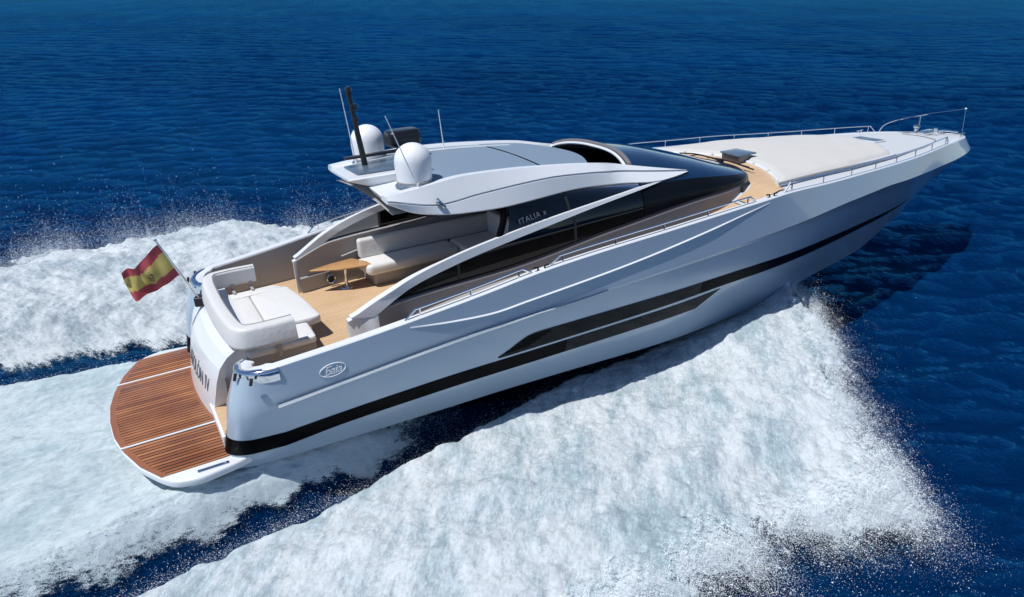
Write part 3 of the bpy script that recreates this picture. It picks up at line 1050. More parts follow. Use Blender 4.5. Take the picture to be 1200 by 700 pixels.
# ---- maker's badge on the topsides
for m_ in (-1, 1):
    c0 = side_pt(2.83, 1.865, .006); c0[1] *= m_
    up_ = side_pt(2.83, 2.0, .006) - side_pt(2.83, 1.75, .006); up_[1] *= m_
    ax = side_pt(3.1, 1.865, .006) - side_pt(2.6, 1.865, .006); ax[1] *= m_; ax[2] += .045
    ax /= np.linalg.norm(ax); up_ /= np.linalg.norm(up_)
    ring = [c0 + ax * .175 * math.cos(a) + up_ * .088 * math.sin(a) for a in np.linspace(0, 2 * math.pi, 40)]
    bd = B().add(*tube(ring, .0065, 6)).mk('badge', 'lettw', hull)
    t0 = text_mesh('badge_lettering', 'baia', .165, 'lettw', bd, c0 - up_ * .008, ax * (-m_), up_, shear=.35, depth=.005, space=.92)
    pts = [c0 + ax * (-m_) * a + up_ * h for a, h in ((-.135, .045), (-.10, .062), (-.05, .055), (0, .06))]
    B().add(*tube(smoothpath(pts, 12), .0055, 6)).mk('badge_flourish', 'lettw', bd)

# ---- swim platform
half = [(-.0, .0), (.025, .5), (.12, 1.0), (.28, 1.5), (.52, 1.95), (.66, 2.12), (.95, 2.22), (1.5, 2.12), (1.8, 1.98)]
pl = [(x, -y) for x, y in half[::-1]] + [(x, y) for x, y in half[1:]]
plat = B().add(*slab(pl, .63, .745, .03, .12)).mk('swim_platform', 'white', yacht)
OFFX = np.array(half)


def edge_x(y):
    return float(np.interp(abs(y), OFFX[:6, 1], OFFX[:6, 0]))


def inner_x(y):
    return 1.30 + .14 * (abs(y - .35) / 1.3) ** 2


def teak_panel(y0, y1):
    yy = np.linspace(y0, y1, 24)
    def outl(d, dy):
        a = [(edge_x(min(2.1, abs(y))) + .012 + d, y) for y in yy]
        c = [(inner_x(y) - .0 - d * .8, y) for y in yy[::-1]]
        p = a + c
        return [(x, min(max(y, y0 + dy), y1 - dy)) for x, y in p]
    m0 = B().add(*slab(outl(0, 0), .747, .757, .003, 0)).mk('teak_margin', 'teakm', plat)
    B().add(*slab(outl(.085, .0), .750, .7605, .002, 0)).mk('teak_planking', 'teakp', plat)


teak_panel(-.885, 1.165)
teak_panel(1.195, 2.02)
teak_panel(-1.92, -.915)
for y in (-.90, 1.18):
    B().add(*box(edge_x(y) - .005, inner_x(y) + .02, y - .02, y + .02, .75, .772, .006, .01)).mk('seam_strip', 'white', plat)
B().add(*box(.95, 1.35, -2.09, -2.03, .745, .757, .004, .01)).mk('deck_light', 'chrome', plat)

# ------------------------------------------------------------------ cabin
yb_ = curve((3.35, 1.60), (3.7, 1.66), (4.1, 1.72), (8, 1.74), (10.3, 1.66), (11.2, 1.49), (11.7, 1.24), (12.05, .8), (12.22, .42), (12.3, 0))
zb_ = curve((3.35, 2.1), (4.1, 2.3), (6.06, 2.39), (8.08, 2.62), (10.3, 2.78), (11.5, 2.79), (12.3, 2.795))
zt_ = curve((3, 3.85), (8.5, 3.68), (9.5, 3.57), (10.5, 3.33), (11.5, 3.03), (12.3, 2.81))
pp_ = lambda x: float(np.interp(x, [6, 9.5, 11.5], [.45, .8, 1.0]))


def Yg(x, z):
    s = np.clip((z - float(zb_(x))) / max(.02, float(zt_(x)) - float(zb_(x))), 0, 1) ** 1.25
    return float(yb_(x)) * math.cos(math.asin(s)) ** pp_(x)


XS = np.concatenate([np.linspace(3.38, 11.5, 60), np.linspace(11.6, 12.29, 14)])
for name, sel, mat in (('cabin_side', lambda x: x <= 12.3, 'taupe'),):
    for m_ in (1, -1):
        b = B(); bw = B()
        for tgt, lo, hi in ((bw, 3.3, 3.78), (b, 3.78, 12.4)):
            xx = sorted(set([x for x in XS if lo < x < hi] + [max(3.36, lo), min(12.3, hi)]))
            rows = []
            for x in xx:
                y = float(yb_(x)); zb0 = float(zb_(x)) + .005; zd = dz(x) - .05 if x > 4.2 else 1.49
                sft = .10 * math.exp(-(x - 3.35) / .12)
                rows.append([(x, (y - .10) * m_, 1.49 if x < 9 else zd), (x, (y - .12) * m_, zb0), (x, y * m_, zb0), (x, (y + .035 - sft) * m_, zb0 - .05), (x, (y + .06 - sft) * m_, zd)])
            tgt.add(*grid(rows))
            if tgt is bw:
                tgt.add(rows[0], [[0, 1, 2, 3, 4]])
        bw.mk('cabin_wing', 'white', yacht, sharp=25)
        cs = b.mk('cabin_side', 'taupe', yacht, sharp=25)
# lining inside both sides and the side pocket of the cockpit
for m_ in (1, -1):
    b = B()
    rows = []
    for x in np.linspace(3.42, 7.4, 26):
        y = float(yb_(x)) - .135
        rows.append([(x, (y - .05) * m_, 1.5), (x, (y - .06) * m_, 1.78), (x, (y - .02) * m_, 1.80), (x, y * m_, float(zb_(x)) - .03), (x, (y - .03) * m_, float(zb_(x)) + .012), (x, (y + .05) * m_, float(zb_(x)) + .012)])
    b.add(*grid(rows))
    b.mk('inner_lining', 'liner', yacht, sharp=25)

# pillar strip rising from the cockpit to the roof eyebrow
zu_ = curve((3.42, 2.165), (3.91, 2.42), (4.38, 2.61), (5.04, 2.775), (5.72, 2.89), (6.74, 3.02), (7.77, 3.12), (8.94, 3.215), (9.3, 3.235))
zlo_ = curve((3.74, 2.12), (4.02, 2.31), (4.31, 2.45), (5.02, 2.635), (5.72, 2.765), (6.72, 2.915), (7.75, 3.06), (8.9, 3.185), (9.3, 3.225))
for m_ in (1, -1):
    rows = []
    for u in np.linspace(0, 1, 60):
        xu = 3.40 + u * (9.3 - 3.40); xl = 3.72 + u * (9.3 - 3.72)
        zu, zl2 = float(zu_(xu)), float(zlo_(xl))
        yo_u = max(Yg(xu, zu), 0) + .035; yo_l = Yg(xl, zl2) + .035
        if xu < 3.9:
            yo_u = min(yo_u, float(yb_(xu)) + .03)
        th = float(np.interp(u, [0, .12, .25, .9, 1], [.13, .13, .06, .06, .05]))
        rows.append([(xu, (yo_u) * m_, zu), (xl, yo_l * m_, zl2), (xl, (yo_l - th) * m_, zl2 + .005), (xu, (yo_u - th) * m_, zu - .0)])
    B().add(*grid(rows, True, True)).mk('roof_pillar', 'white', yacht, sharp=20)

spk = [(math.cos(a_), math.sin(a_)) for a_ in np.linspace(0, 2 * math.pi, 25)]
B().add(*tube([(3.98 + .075 * c_, 1.44, 1.655 + .075 * s_) for c_, s_ in spk], .016, 8)).mk('speaker_ring', 'chrome', yacht)
B().add(*tube([(3.98, 1.475, 1.655), (3.98, 1.452, 1.655)], .065, 20)).mk('speaker_cone', 'dark', yacht)

# side glass below the strip and above it
E3z_ = curve((4.66, 3.46), (5.32, 3.36), (6.05, 3.33), (7.39, 3.36), (8.23, 3.32), (9.24, 3.23), (9.99, 3.23))
for m_ in (1, -1):
    for x0, x1, mat in ((3.78, 5.1, 'clear' if m_ > 0 else 'glass'), (5.14, 7.25, 'glass'), (7.29, 8.7, 'glass')):
        rows = []
        for x in np.linspace(x0, x1, 24):
            za, zb1 = float(zb_(x)) + .01, max(float(zb_(x)) + .012, float(zlo_(max(3.74, x))) - .002)
            rows.append([(x, (Yg(x, z) - .012) * m_, z) for z in np.linspace(za, zb1, 6)])
        B().add(*grid(rows)).mk('side_window', mat, cs)
    rows = []
    for x in np.linspace(6.02, 8.7, 24):
        za, zb1 = float(zu_(x)) + .003, float(E3z_(x)) + .03
        rows.append([(x - (z - za) * -.35 * (1 if x < 6.1 else 0), (Yg(x, z) - .012) * m_, z) for z in np.linspace(za, max(za + .004, zb1), 6)])
    B().add(*grid(rows)).mk('side_window', 'glass', cs)
    B().add(*tube([(5.86, (Yg(5.9, 2.9) - .03) * m_, 2.86), (5.98, (Yg(6.0, 3.1) - .03) * m_, 3.1), (6.08, (Yg(6.1, 3.35) - .03) * m_, 3.37)], .055)).mk('door_post', 'black', cs)
    for xm in (5.12, 7.27):
        B().add(*tube([(xm, (Yg(xm, z) - .03) * m_, z) for z in np.linspace(float(zb_(xm)), float(zlo_(xm)), 6)], .03)).mk('window_mullion', 'dark', cs)
    B().add(*tube([(7.2, (Yg(7.2, z) - .04) * m_, z) for z in np.linspace(float(zu_(7.2)), 3.38, 5)], .035)).mk('window_mullion', 'dark', cs)
    rows = [(x, (float(yb_(x)) + .008) * m_, float(zb_(x)) + .004) for x in np.linspace(3.8, 11.4, 50)]
    B().add(*tube(rows, .013, 6)).mk('window_gasket', 'dark', cs)
text_mesh('boat_lettering', 'ITALIA x', .125, 'lettg', cs, (6.48, -Yg(6.5, 2.93) - .01 + .02, 3.105), (1, .05, .13), (0, .25, 1), depth=.002, space=1.15)

# windscreen bubble
def can_x0(s):
    return 8.71 + .28 * sst(.35, 1.0, s)


rows = []
SS = np.linspace(0, 1, 22)
for j, u in enumerate(np.linspace(0, 1, 60)):
    row = []
    for s in SS:
        x0 = float(can_x0(s)); x = x0 + (12.295 - x0) * (1 - (1 - u) ** 1.5)
        t = s * math.pi / 2
        y = float(yb_(x)) * math.cos(t) ** pp_(x) if s < 1 else 0
        row.append((x, y, float(zb_(x)) + (float(zt_(x)) - float(zb_(x))) * math.sin(t) ** .8))
    rows.append(row)
full = [[(p[0], -p[1], p[2]) for p in r] + r[::-1][1:] for r in rows]
shield = B().add(*grid(full)).mk('windscreen', 'shield', yacht, sharp=60, mats=['shield', 'pane'])
for pol in shield.data.polygons:
    cx, cy, cz = np.array(pol.center) + OFF[shield]
    fz = (cz - float(zb_(cx))) / max(.02, float(zt_(cx)) - float(zb_(cx)))
    if fz < .53:
        pol.material_index = 1  # lower glass painted black, without the sky-reflection blue
arch = [(p[0] - .01, p[1] * .995, p[2] + .015) for p in full[0]]
arch = [p for p in arch if p[2] > 3.475]
B().add(*tube(arch, .04)).mk('sunroof_frame', 'taupe', shield)
B().add(*tube([(p[0] - .07, p[1] * .97, p[2] - .03) for p in arch], .03)).mk('frame_lining', 'white', shield)
for ya, yb2, xx in ((.25, -.75, 12.1), (.95, .15, 11.95)):
    wp = B()
    wp.add(*tube(smoothpath([(shield_front(ya) + .02, ya, 2.80), (shield_front((ya + yb2) / 2) - .12, (ya + yb2) / 2, 2.885), (shield_front(yb2) - .15, yb2 - .15, 2.89)], 14), .014, 6))
    wp.add(*tube(smoothpath([(shield_front(ya) - .10, ya + .15, 2.86), (shield_front((ya + yb2) / 2) - .2, (ya + yb2) / 2, 2.915), (shield_front(yb2) - .17, yb2 - .3, 2.87)], 14), .016, 6))
    wp.mk('wiper', 'dark', shield)
B().add(*slab([(11.22, -1.58), (11.60, -1.42), (11.58, -1.30), (11.22, -1.46)], 2.56, 2.77, .02, .03)).mk('corner_vent', 'dark', cs)

# ------------------------------------------------------------------ hardtop
E1 = lambda x: (1.22 - .0 * x, float(pchip(x, [4.2, 4.8, 5.5, 6.3, 7.03, 7.9, 8.88, 9.6, 9.92], [3.75, 3.80, 3.86, 3.83, 3.77, 3.67, 3.475, 3.33, 3.265])))
E2y = lambda x: float(pchip(x, [4.2, 5, 7.7, 9, 9.92], [1.44, 1.52, 1.50, 1.44, 1.30]))
E2z = lambda x: float(pchip(x, [4.2, 5.06, 5.7, 6.87, 7.7, 8.9, 9.92], [3.70, 3.53, 3.58, 3.62, 3.57, 3.40, 3.255]))
E3y = lambda x: Yg(x, float(E3z_(x))) + .05
E3z = lambda x: float(pchip(x, [4.2, 4.66, 5.32, 6.05, 7.39, 8.23, 9.24, 9.92], [3.66, 3.45, 3.35, 3.32, 3.36, 3.31, 3.21, 3.235]))
hard = B().add(*slab([(4.9, -1.0), (8.0, -1.0), (8.0, 1.0), (4.9, 1.0)], 3.52, 3.60, .01, .1)).mk('hardtop', 'white', yacht)
for m_ in (1, -1):
    ht = B()
    rows = []
    for x in np.linspace(4.22, 9.92, 70):
        y1, z1 = E1(x)
        k_ = float(sst(8.0, 8.8, x))
        y1 = y1 * (1 - k_) + (Yg(x, z1) + .02) * k_
        y3 = E3y(x) if x > 4.9 else float(np.interp(x, [4.2, 4.9], [1.42, E3y(4.9)]))
        y2 = min(E2y(x), y3 + .02) if x > 9 else E2y(x)
        y2 = y2 * (1 - k_) + (Yg(x, E2z(x)) + .05) * k_
        rim = .15 * (1 - k_) + .03 * k_
        inn = y3 - (.25 * (1 - k_) + .08 * k_)
        rows.append([(x, (y1 - .05) * m_, z1 - .05), (x, y1 * m_, z1), (x, (y1 + rim) * m_, z1 + .004), (x, (y2 - .005) * m_, E2z(x) + .02), (x, (y2 - .03) * m_, E2z(x) - .005), (x, (y2 + .005) * m_, E2z(x) - .012),
                     (x, y3 * m_, E3z(x) + .02), (x, (y3 - .02) * m_, E3z(x)), (x, inn * m_, E3z(x) + .03)])
    ht.add(*grid(rows))
    ht.add(rows[0], [list(range(9))]).add(rows[-1], [list(range(9))])
    ht.mk('roof_wing', 'white', hard, sharp=16)
# ceiling, roof panel with the sliding sunroof, and the two outer deck plates at the back
rows = []
for x in np.linspace(4.3, 8.1, 20):
    w = E3y(max(4.9, x)) - .2
    rows.append([(x, y, E3z(max(4.7, x)) + .03 + .08 * (1 - (y / w) ** 2)) for y in np.linspace(-w, w, 12)])
B().add(*grid(rows)).mk('ceiling', 'liner', hard)


def crown(x, y):
    return E1(x)[1] - .035 + .05 * (1 - (y / 1.2) ** 2)


rows = []
for y in np.linspace(-1.175, 1.175, 25):
    x1 = 8.02 + .34 * math.cos(y / 1.2 * math.pi / 2)
    rows.append([(x, y, crown(x, y)) for x in np.linspace(4.9, 6.98, 14)])
B().add(*grid(rows)).mk('roof_panel', 'grey', hard)
rows = []
for y in np.linspace(-1.175, 1.175, 25):
    x1 = 7.9 + .42 * math.cos(y / 1.2 * math.pi / 2)
    xx = np.linspace(7.0, x1, 14)
    rows.append([(x, y, crown(x, y) + .012) for x in xx] + [(x1, y, crown(x1, y) - .05), (x1 - .3, y, crown(x1, y) - .09)])
B().add(*grid(rows)).mk('sunroof', 'grey', hard, sharp=30)
for m_ in (1, -1):
    rows = []
    for x in np.linspace(4.22, 5.2, 10):
        rows.append([(x + .25 * (1.24 - y) * (1 if x < 4.6 else .0) * .3, y * m_, E1(x)[1] - .03) for y in np.linspace(.5, 1.24, 6)])
    B().add(*grid(rows)).mk('dome_plate', 'white', hard)
    rows = [[(4.22 + .07 * (1.24 - y), y * m_, E1(4.22)[1] - .031), (4.30 + .07 * (1.24 - y), y * m_, 3.60), (4.9, y * m_, 3.52)] for y in np.linspace(.5, 1.24, 6)]
    B().add(*grid(rows)).mk('plate_underside', 'white', hard)
# raised centre spoiler carrying the mast
sp = B()
rows = []
for x in np.linspace(3.98, 5.3, 14):
    w = float(np.interp(x, [3.98, 4.4, 5.3], [.50, .56, .66])); z1 = 3.875 + .03 * (x - 3.98); z0 = float(np.interp(x, [3.98, 4.9, 5.3], [3.84, 3.52, 3.5]))
    rows.append([(x, -w, z1 - .012), (x, -w + .03, z1), (x, w - .03, z1), (x, w, z1 - .012), (x, w - .06, z0), (x, -w + .06, z0)])
sp.add(*grid(rows, True, True))
spo = sp.mk('spoiler', 'white', hard, sharp=20)
B().add(*slab([(4.18, -.32), (5.2, -.5), (5.2, .5), (4.18, .38)], 3.884, 3.895, .003, .05, zf=lambda x, y: .03 * (x - 3.98))).mk('spoiler_top', 'slate', spo)
for m_ in (1, -1):   # bright centre ribs either side of the panel
    rows = [[(x, .78 * m_ - .06, crown(x, .72) + .004), (x, .78 * m_ - .05, crown(x, .73) + .022), (x, .78 * m_ + .05, crown(x, .83) + .022), (x, .78 * m_ + .06, crown(x, .84) + .004)] for x in np.linspace(5.0, 7.5, 20)]
    if m_ > 0:
        B().add(*grid(rows, False)).mk('roof_rib', 'white', hard, sharp=30)

# satellite domes
for y0, lab in ((-1.0, 'white satellite dome at the near side of the roof'), (1.0, 'white satellite dome at the far side of the roof')):
    pr = [(.0, 0), (.25, 0), (.25, .035), (.235, .04), (.235, .06), (.262, .065), (.268, .12), (.276, .2), (.282, .30), (.280, .36)]
    pr += [(.280 * math.cos(a), .36 + .265 * math.sin(a)) for a in np.linspace(.08, math.pi / 2, 14)]
    dm = B().add(*lathe(pr, (4.84, y0, 3.775 if y0 < 0 else 3.79), 48)).mk('satellite_dome', 'dome', hard, label=lab, sharp=40)
    B().add(*lathe([(0, 0), (.30, 0), (.30, .02), (.0, .02)], (4.84, y0, 3.76 if y0 < 0 else 3.775), 40)).mk('dome_base', 'slate', dm)
    B().add(*lathe([(.2695, .055), (.2715, .055), (.2755, .075), (.2725, .078)], (4.84, y0, 3.775 if y0 < 0 else 3.79), 48)).mk('dome_ring', 'liner', dm)
# mast, crossbar, lights, radar
ma = B().add(*tube([(4.50, .22, 3.88), (4.44, .22, 4.4), (4.38, .22, 5.03)], [.05, .045, .036], 12)).mk('mast', 'mast', hard)
mb = B().add(*lathe([(0, 0), (.05, 0), (.055, .05), (.05, .1), (.03, .13), (0, .135)], (4.375, .22, 5.02), 16))
mb.mk('mast_light', 'mast', ma)
B().add(*box(4.37, 4.47, .18, .26, 4.78, 4.88, .01, .02)).mk('mast_light', 'mast', ma)
B().add(*box(4.38, 4.47, .18, .26, 4.60, 4.68, .01, .02)).mk('mast_light', 'mast', ma)
B().add(*box(4.18, 5.35, .20, .32, 4.03, 4.07, .01, .02)).mk('crossbar', 'mast', ma)
B().add(*slab([(5.03, .38), (5.62, .38), (5.62, .78), (5.03, .78)], 4.06, 4.33, .07, .14, 6)).add(*lathe([(0, 0), (.16, 0), (.1, .2), (0, .2)], (5.32, .58, 3.87), 20)).mk('radar', 'mast', hard)
for a, e in (((4.44, .5, 3.9), (4.33, .5, 5.1)), ((4.76, -1.315, 3.79), (4.37, -1.315, 4.88)), ((6.16, .76, 3.82), (6.11, .76, 4.54))):
    an = B().add(*tube([a, tuple(np.array(a) * .5 + np.array(e) * .5), e], [.011, .008, .006], 6)).add(*tube([a, (a[0], a[1], a[2] + .07)], .018, 8))
    an.mk('antenna', 'lettw', hard)
for m_ in (1, -1):
    B().add(*tube([(4.93, 1.535 * m_, 3.64), (4.96, 1.55 * m_, 3.6), (5.05, 1.56 * m_, 3.50)], [.035, .035, .03], 10)).mk('navigation_light', 'chrome', hard)

# ------------------------------------------------------------------ rails
def rail(xs0, xs1, h, side, npost, name='guard_rail', rise0=.16, rise1=.16):
    P_ = lambda x, z: (x, (float(ys_(x)) - .075) * side, float(zs_(x)) + .012 + z)
    xs = np.linspace(xs0 + rise0, xs1 - rise1, 30)
    pts = [P_(xs0, 0)] + [P_(x, h) for x in xs] + [P_(xs1, 0)]
    o = B().add(*tube(pts, .016, 8)).mk(name, 'chrome', yacht)
    for x in np.linspace(xs0 + rise0 + .06, xs1 - rise1 - .06, npost):
        B().add(*tube([P_(x, 0), P_(x, h)], .013, 6)).mk('stanchion', 'chrome', o)


for sd in (-1, 1):
    rail(3.92, 5.93, .115, sd, 3)
    rail(6.25, 10.62, .12, sd, 5)
    rail(11.42, 18.78, .16, sd, 8)
bp = B()
bp.add(*tube(smoothpath([(18.9, .97, 2.43), (18.98, .90, 2.62), (19.6, .55, 2.80), (20.3, .22, 2.87), (21.1, .02, 2.88)], 30), .018))
bp.add(*tube([(19.62, .34, 2.45), (19.8, .44, 2.82)], .016))
bpo = bp.mk('bow_rail', 'chrome', yacht)
B().add(*tube([(21.1, .02, 2.88), (20.45, -.36, 2.28)], .005, 6)).mk('bow_stay', 'chrome', bpo)
B().add(*lathe([(0, -.02), (.025, -.015), (.028, .01), (.015, .025), (0, .03)], (21.1, .02, 2.89), 12)).mk('bow_light', 'dome', bpo)
wl = B().add(*lathe([(0, 0), (.12, 0), (.12, .05), (.06, .07), (.055, .14), (.09, .17), (.09, .2), (.05, .23), (0, .24)], (19.45, .28, deck_z(19.45, .28)), 20))
wl.add(*box(19.25, 19.75, -.06, .12, 2.43, 2.53, .02, .03)).add(*lathe([(0, 0), (.07, 0), (.06, .1), (0, .12)], (19.75, -.05, 2.46), 14))
wl.add(*tube([(19.7, 0, 2.5), (20.3, 0, 2.42), (20.9, 0, 2.3)], .02))
wl.mk('anchor_windlass', 'chrome', yacht)
for x, sd in ((18.3, 1), (20.3, 1), (20.35, -1), (20.6, -1), (20.6, 1)):
    yy = (float(ys_(x)) - .10) * sd
    cl = B()
    for dx in (-.06, .06):
        cl.add(*tube([(x + dx, yy, float(zs_(x))), (x + dx, yy, float(zs_(x)) + .075)], .016, 8))
    cl.add(*tube([(x - .12, yy, float(zs_(x)) + .078), (x + .12, yy, float(zs_(x)) + .078)], .014, 8))
    cl.mk('deck_cleat', 'chrome', yacht)
for x in (6.09, 11.05):
    for sd in (-1, 1):
        yy = (float(ys_(x)) - .07) * sd
        for dx in (-.06, .06):
            B().add(*tube([(x + dx, yy, float(zs_(x))), (x + dx, yy, float(zs_(x)) + .06), (x + dx * 2.2, yy, float(zs_(x)) + .065)], .016, 8)).mk('deck_cleat', 'dark', yacht)
ho = B().add(*slab([(16.93, -.30), (17.38, -.30), (17.38, .42), (16.93, .42)], 0, .035, .008, .05, zf=lambda x, y: deck_z(x, y) + .0)).mk('deck_hatch', 'white', yacht)
B().add(*slab([(16.97, -.26), (17.34, -.26), (17.34, .38), (16.97, .38)], .03, .042, .003, .03, zf=lambda x, y: deck_z(x, y))).mk('hatch_glass', 'slate', ho)
seam = [(16.1, -1.42), (16.9, -1.22), (17.8, -1.02), (18.5, -.80), (18.9, -.55), (18.95, -.2), (18.9, .3)]
sm = smoothpath([(x, y, deck_z(x, y) + .008) for x, y in seam], 40)
B().add(*tube(sm, .012, 6)).mk('deck_seam', 'taupe', yacht)
# folding sea table that stands up from the walkway
fb = B().add(*slab([(12.42, -.30), (12.76, -.30), (12.78, .24), (12.46, .24)], 2.80, 2.955, .01, .02)).mk('deck_locker', 'taupe', yacht)
B().add(*slab([(12.34, -.34), (12.88, -.35), (12.86, .22), (12.40, .24)], 2.955, 2.985, .008, .02)).mk('locker_lid', 'slate', fb)

# ------------------------------------------------------------------ loose and fitted furniture: things of their own
def pad_poly():
    L_ = [(pad_aft(y), y) for y in np.linspace(-1.95, 1.95, 15)]
    R_ = [(16.1, 1.40), (16.55, .9), (16.7, 0), (16.55, -.9), (16.1, -1.42), (14.0, -1.80)]
    return L_ + [(14.0, 1.80)] + R_


pad = root('sun_pad', 'wide cream sunbathing pad on the white foredeck ahead of the windscreen', 'sun pad', (14, 0, 2.72))
B().add(*slab(pad_poly(), -.0, .075, .03, .03, zf=lambda x, y: deck_z(x, y), crown=.0)).mk('pad_base', 'white', pad)
pi_ = inset(np.array(pad_poly()), .05)
# cushion surface as a fine sheet so that it follows the deck's camber
rows = []
for x in np.linspace(0, 1, 40):
    r = []
    for y in np.linspace(-1, 1, 40):
        yy = y * 1.9
        xa = pad_aft(yy) + .05; 
        w = float(np.interp(xa + x * (16.6 - xa), [11.7, 14, 16.1, 16.65], [1.9, 1.74, 1.36, .55]))
        xx = xa + x * (float(np.interp(abs(y) * 1.4, [0, .9, 1.4], [16.64, 16.5, 16.05])) - xa)
        w = float(np.interp(xx, [11.7, 14, 16.05, 16.64], [1.9, 1.74, 1.36, 1.0]))
        e = min(1, (1 - abs(y)) / .02, x / .02, (1 - x) / .02)
        r.append((xx, y * w, deck_z(xx, y * w) + .06 + .06 * math.sqrt(max(0, e)) + .004 * math.sin(xx * 7) * math.sin(y * 9)))
    rows.append(r)
B().add(*grid(rows)).mk('pad_cushion', 'pad', pad, sharp=50)
for k in range(7):
    tb_ = B()
    y = -1.8 + .6 * k
    tb_.add(*box(pad_aft(y) - .02, pad_aft(y) + .02, y - .03, y + .03, deck_z(12, y) + .0, deck_z(12, y) + .11, .006, .01))
    tb_.mk('pad_strap', 'white', pad)
B().add(*tube([(x, -float(np.interp(x, [11.7, 14, 16.1], [1.96, 1.80, 1.41])), deck_z(x, 1.8) + .085) for x in np.linspace(11.75, 16.1, 20)], .022, 8)).mk('pad_piping', 'liner', pad)

# aft sofa with sunbed
sofa = root('aft_sofa', 'ivory U-shaped sofa with a sunbed cushion at the stern of the cockpit', 'sofa', (2.3, .1, 1.5))
B().add(*slab([(1.95, -1.2), (2.95, -1.2), (2.95, -.85), (3.08, -.5), (3.0, 1.1), (2.85, 1.35), (1.95, 1.45)], 1.503, 1.74, .012, .05)).mk('sofa_base', 'skirt', sofa)
U = [(2.66, -1.29), (2.3, -1.30), (1.98, -1.26), (1.88, -1.10), (1.83, -.6), (1.81, 0), (1.82, .7), (1.87, 1.22), (1.98, 1.37), (2.3, 1.40), (2.66, 1.38)]
U = smoothpath([(x, y, 2.105) for x, y in U], 60)
back = B().add(*sweep(U, [(a + b2 * .22, b2) for a, b2 in rrect(.19, .31, .05, 5)])).mk('backrest', 'vinylb', sofa, sharp=50)
for i, pl_ in enumerate(([(2.02, -.56), (3.12, -.60), (3.2, -.58), (3.16, .4), (3.06, 1.06), (2.42, 1.08), (2.41, -.0), (2.02, -.02)],)):
    pass
for pl_, z1, nm in (([(2.42, -.56), (3.06, -.62), (3.22, -.58), (3.17, .3), (3.08, 1.0), (2.44, .92)], 1.885, 'sunbed_cushion'),
                    ([(2.03, -.56), (2.41, -.56), (2.43, .92), (2.06, .92)], 1.88, 'sunbed_cushion'),
                    ([(2.05, .93), (3.06, 1.01), (2.9, 1.24), (2.1, 1.22)], 1.87, 'seat_cushion'),
                    ([(1.96, -1.23), (2.40, -1.25), (2.40, -.58), (2.0, -.575)], 1.85, 'seat_cushion'),
                    ([(2.42, -1.25), (2.96, -1.23), (2.98, -.64), (2.42, -.58)], 1.85, 'seat_cushion')):
    cu_ = B().add(*slab(pl_, 1.742 if nm[0] == 's' and nm[1] == 'e' else 1.75, z1, .035, .06, 5)).mk(nm, 'vinyl', sofa, sharp=60)
    pp2 = inset(roundpoly(pl_, .06), .012)
    B().add(*tube([(x, y, z1 - .012) for x, y in list(pp2) + [tuple(pp2[0])]], .0055, 6)).mk('piping', 'vinylb', cu_)
for zz, dd in ((2.262, .075), (1.965, .005)):
    pu = []
    tt_ = np.gradient(U, axis=0)
    for p_, t_v in zip(U, tt_):
        n_v = np.array([t_v[1], -t_v[0]]) / np.linalg.norm(t_v[:2])
        pu.append((p_[0] + n_v[0] * (dd + .02), p_[1] + n_v[1] * (dd + .02), zz))
    B().add(*tube(pu, .006, 6)).mk('piping', 'liner', back)
for x, y, s in ((2.40, -1.20, -1), (2.25, 1.24, 1), (2.55, 1.24, 1)):
    B().add(*box(x - .025, x + .025, y - .10, y + .10, 1.86, 1.90, .008, .01)).add(*box(x - .025, x + .025, y + s * .09 - .015, y + s * .09 + .015, 1.72, 2.0, .006, .008)).mk('back_bracket', 'liner', sofa)

# fold-out table by the far side wall
tab = root('cockpit_table', 'varnished teak fold-out table leaf on the far side of the cockpit', 'table', (4.1, 1.25, 1.5))
B().add(*slab([(3.56, 1.30), (4.06, 1.03), (4.62, .92), (4.60, 1.12), (4.42, 1.47), (4.0, 1.42)], 1.925, 1.955, .008, .03)).mk('table_top', 'teakt', tab)
B().add(*tube([(4.2, 1.25, 1.503), (4.2, 1.25, 1.92)], .03)).add(*lathe([(0, 0), (.13, 0), (.12, .015), (0, .02)], (4.2, 1.25, 1.503), 20)).mk('table_leg', 'chrome', tab)

# far side settee running forward into the shade of the roof
sid = root('side_settee', 'ivory settee along the far side of the cockpit, half in the shade of the roof', 'settee', (5.6, 1.2, 1.5))
B().add(*slab([(4.66, .98), (7.4, .98), (7.4, 1.50), (4.62, 1.50)], 1.503, 1.74, .012, .05)).mk('settee_base', 'skirt', sid)
B().add(*slab([(4.52, .84), (6.35, .84), (6.35, 1.40), (4.46, 1.40)], 1.745, 1.95, .07, .10, 6)).mk('seat_cushion', 'vinyl', sid, sharp=60)
B().add(*slab([(6.37, .0), (7.4, .0), (7.4, 1.40), (6.37, 1.40)], 1.745, 1.95, .07, .08, 6)).mk('seat_cushion', 'vinyl', sid, sharp=60)
B().add(*slab([(4.55, 1.37), (7.4, 1.37), (7.4, 1.52), (4.55, 1.52)], 1.92, 2.30, .06, .06, 6)).mk('backrest', 'vinylb', sid, sharp=60)
B().add(*slab([(7.22, .0), (7.42, .0), (7.42, 1.36), (7.22, 1.36)], 1.92, 2.38, .06, .06, 6)).mk('backrest', 'vinylb', sid, sharp=60)

nset = root('near_settee', 'pale settee seen through the near side window of the cockpit', 'settee', (5.3, -1.2, 1.5))
B().add(*slab([(4.75, -1.48), (6.2, -1.48), (6.2, -.95), (4.75, -.95)], 1.503, 1.95, .05, .06, 6)).mk('seat_cushion', 'vinyl', nset, sharp=60)
B().add(*slab([(4.7, -1.52), (6.2, -1.52), (6.2, -1.37), (4.7, -1.37)], 1.95, 2.42, .06, .06, 6)).mk('backrest', 'vinyl', nset, sharp=60)

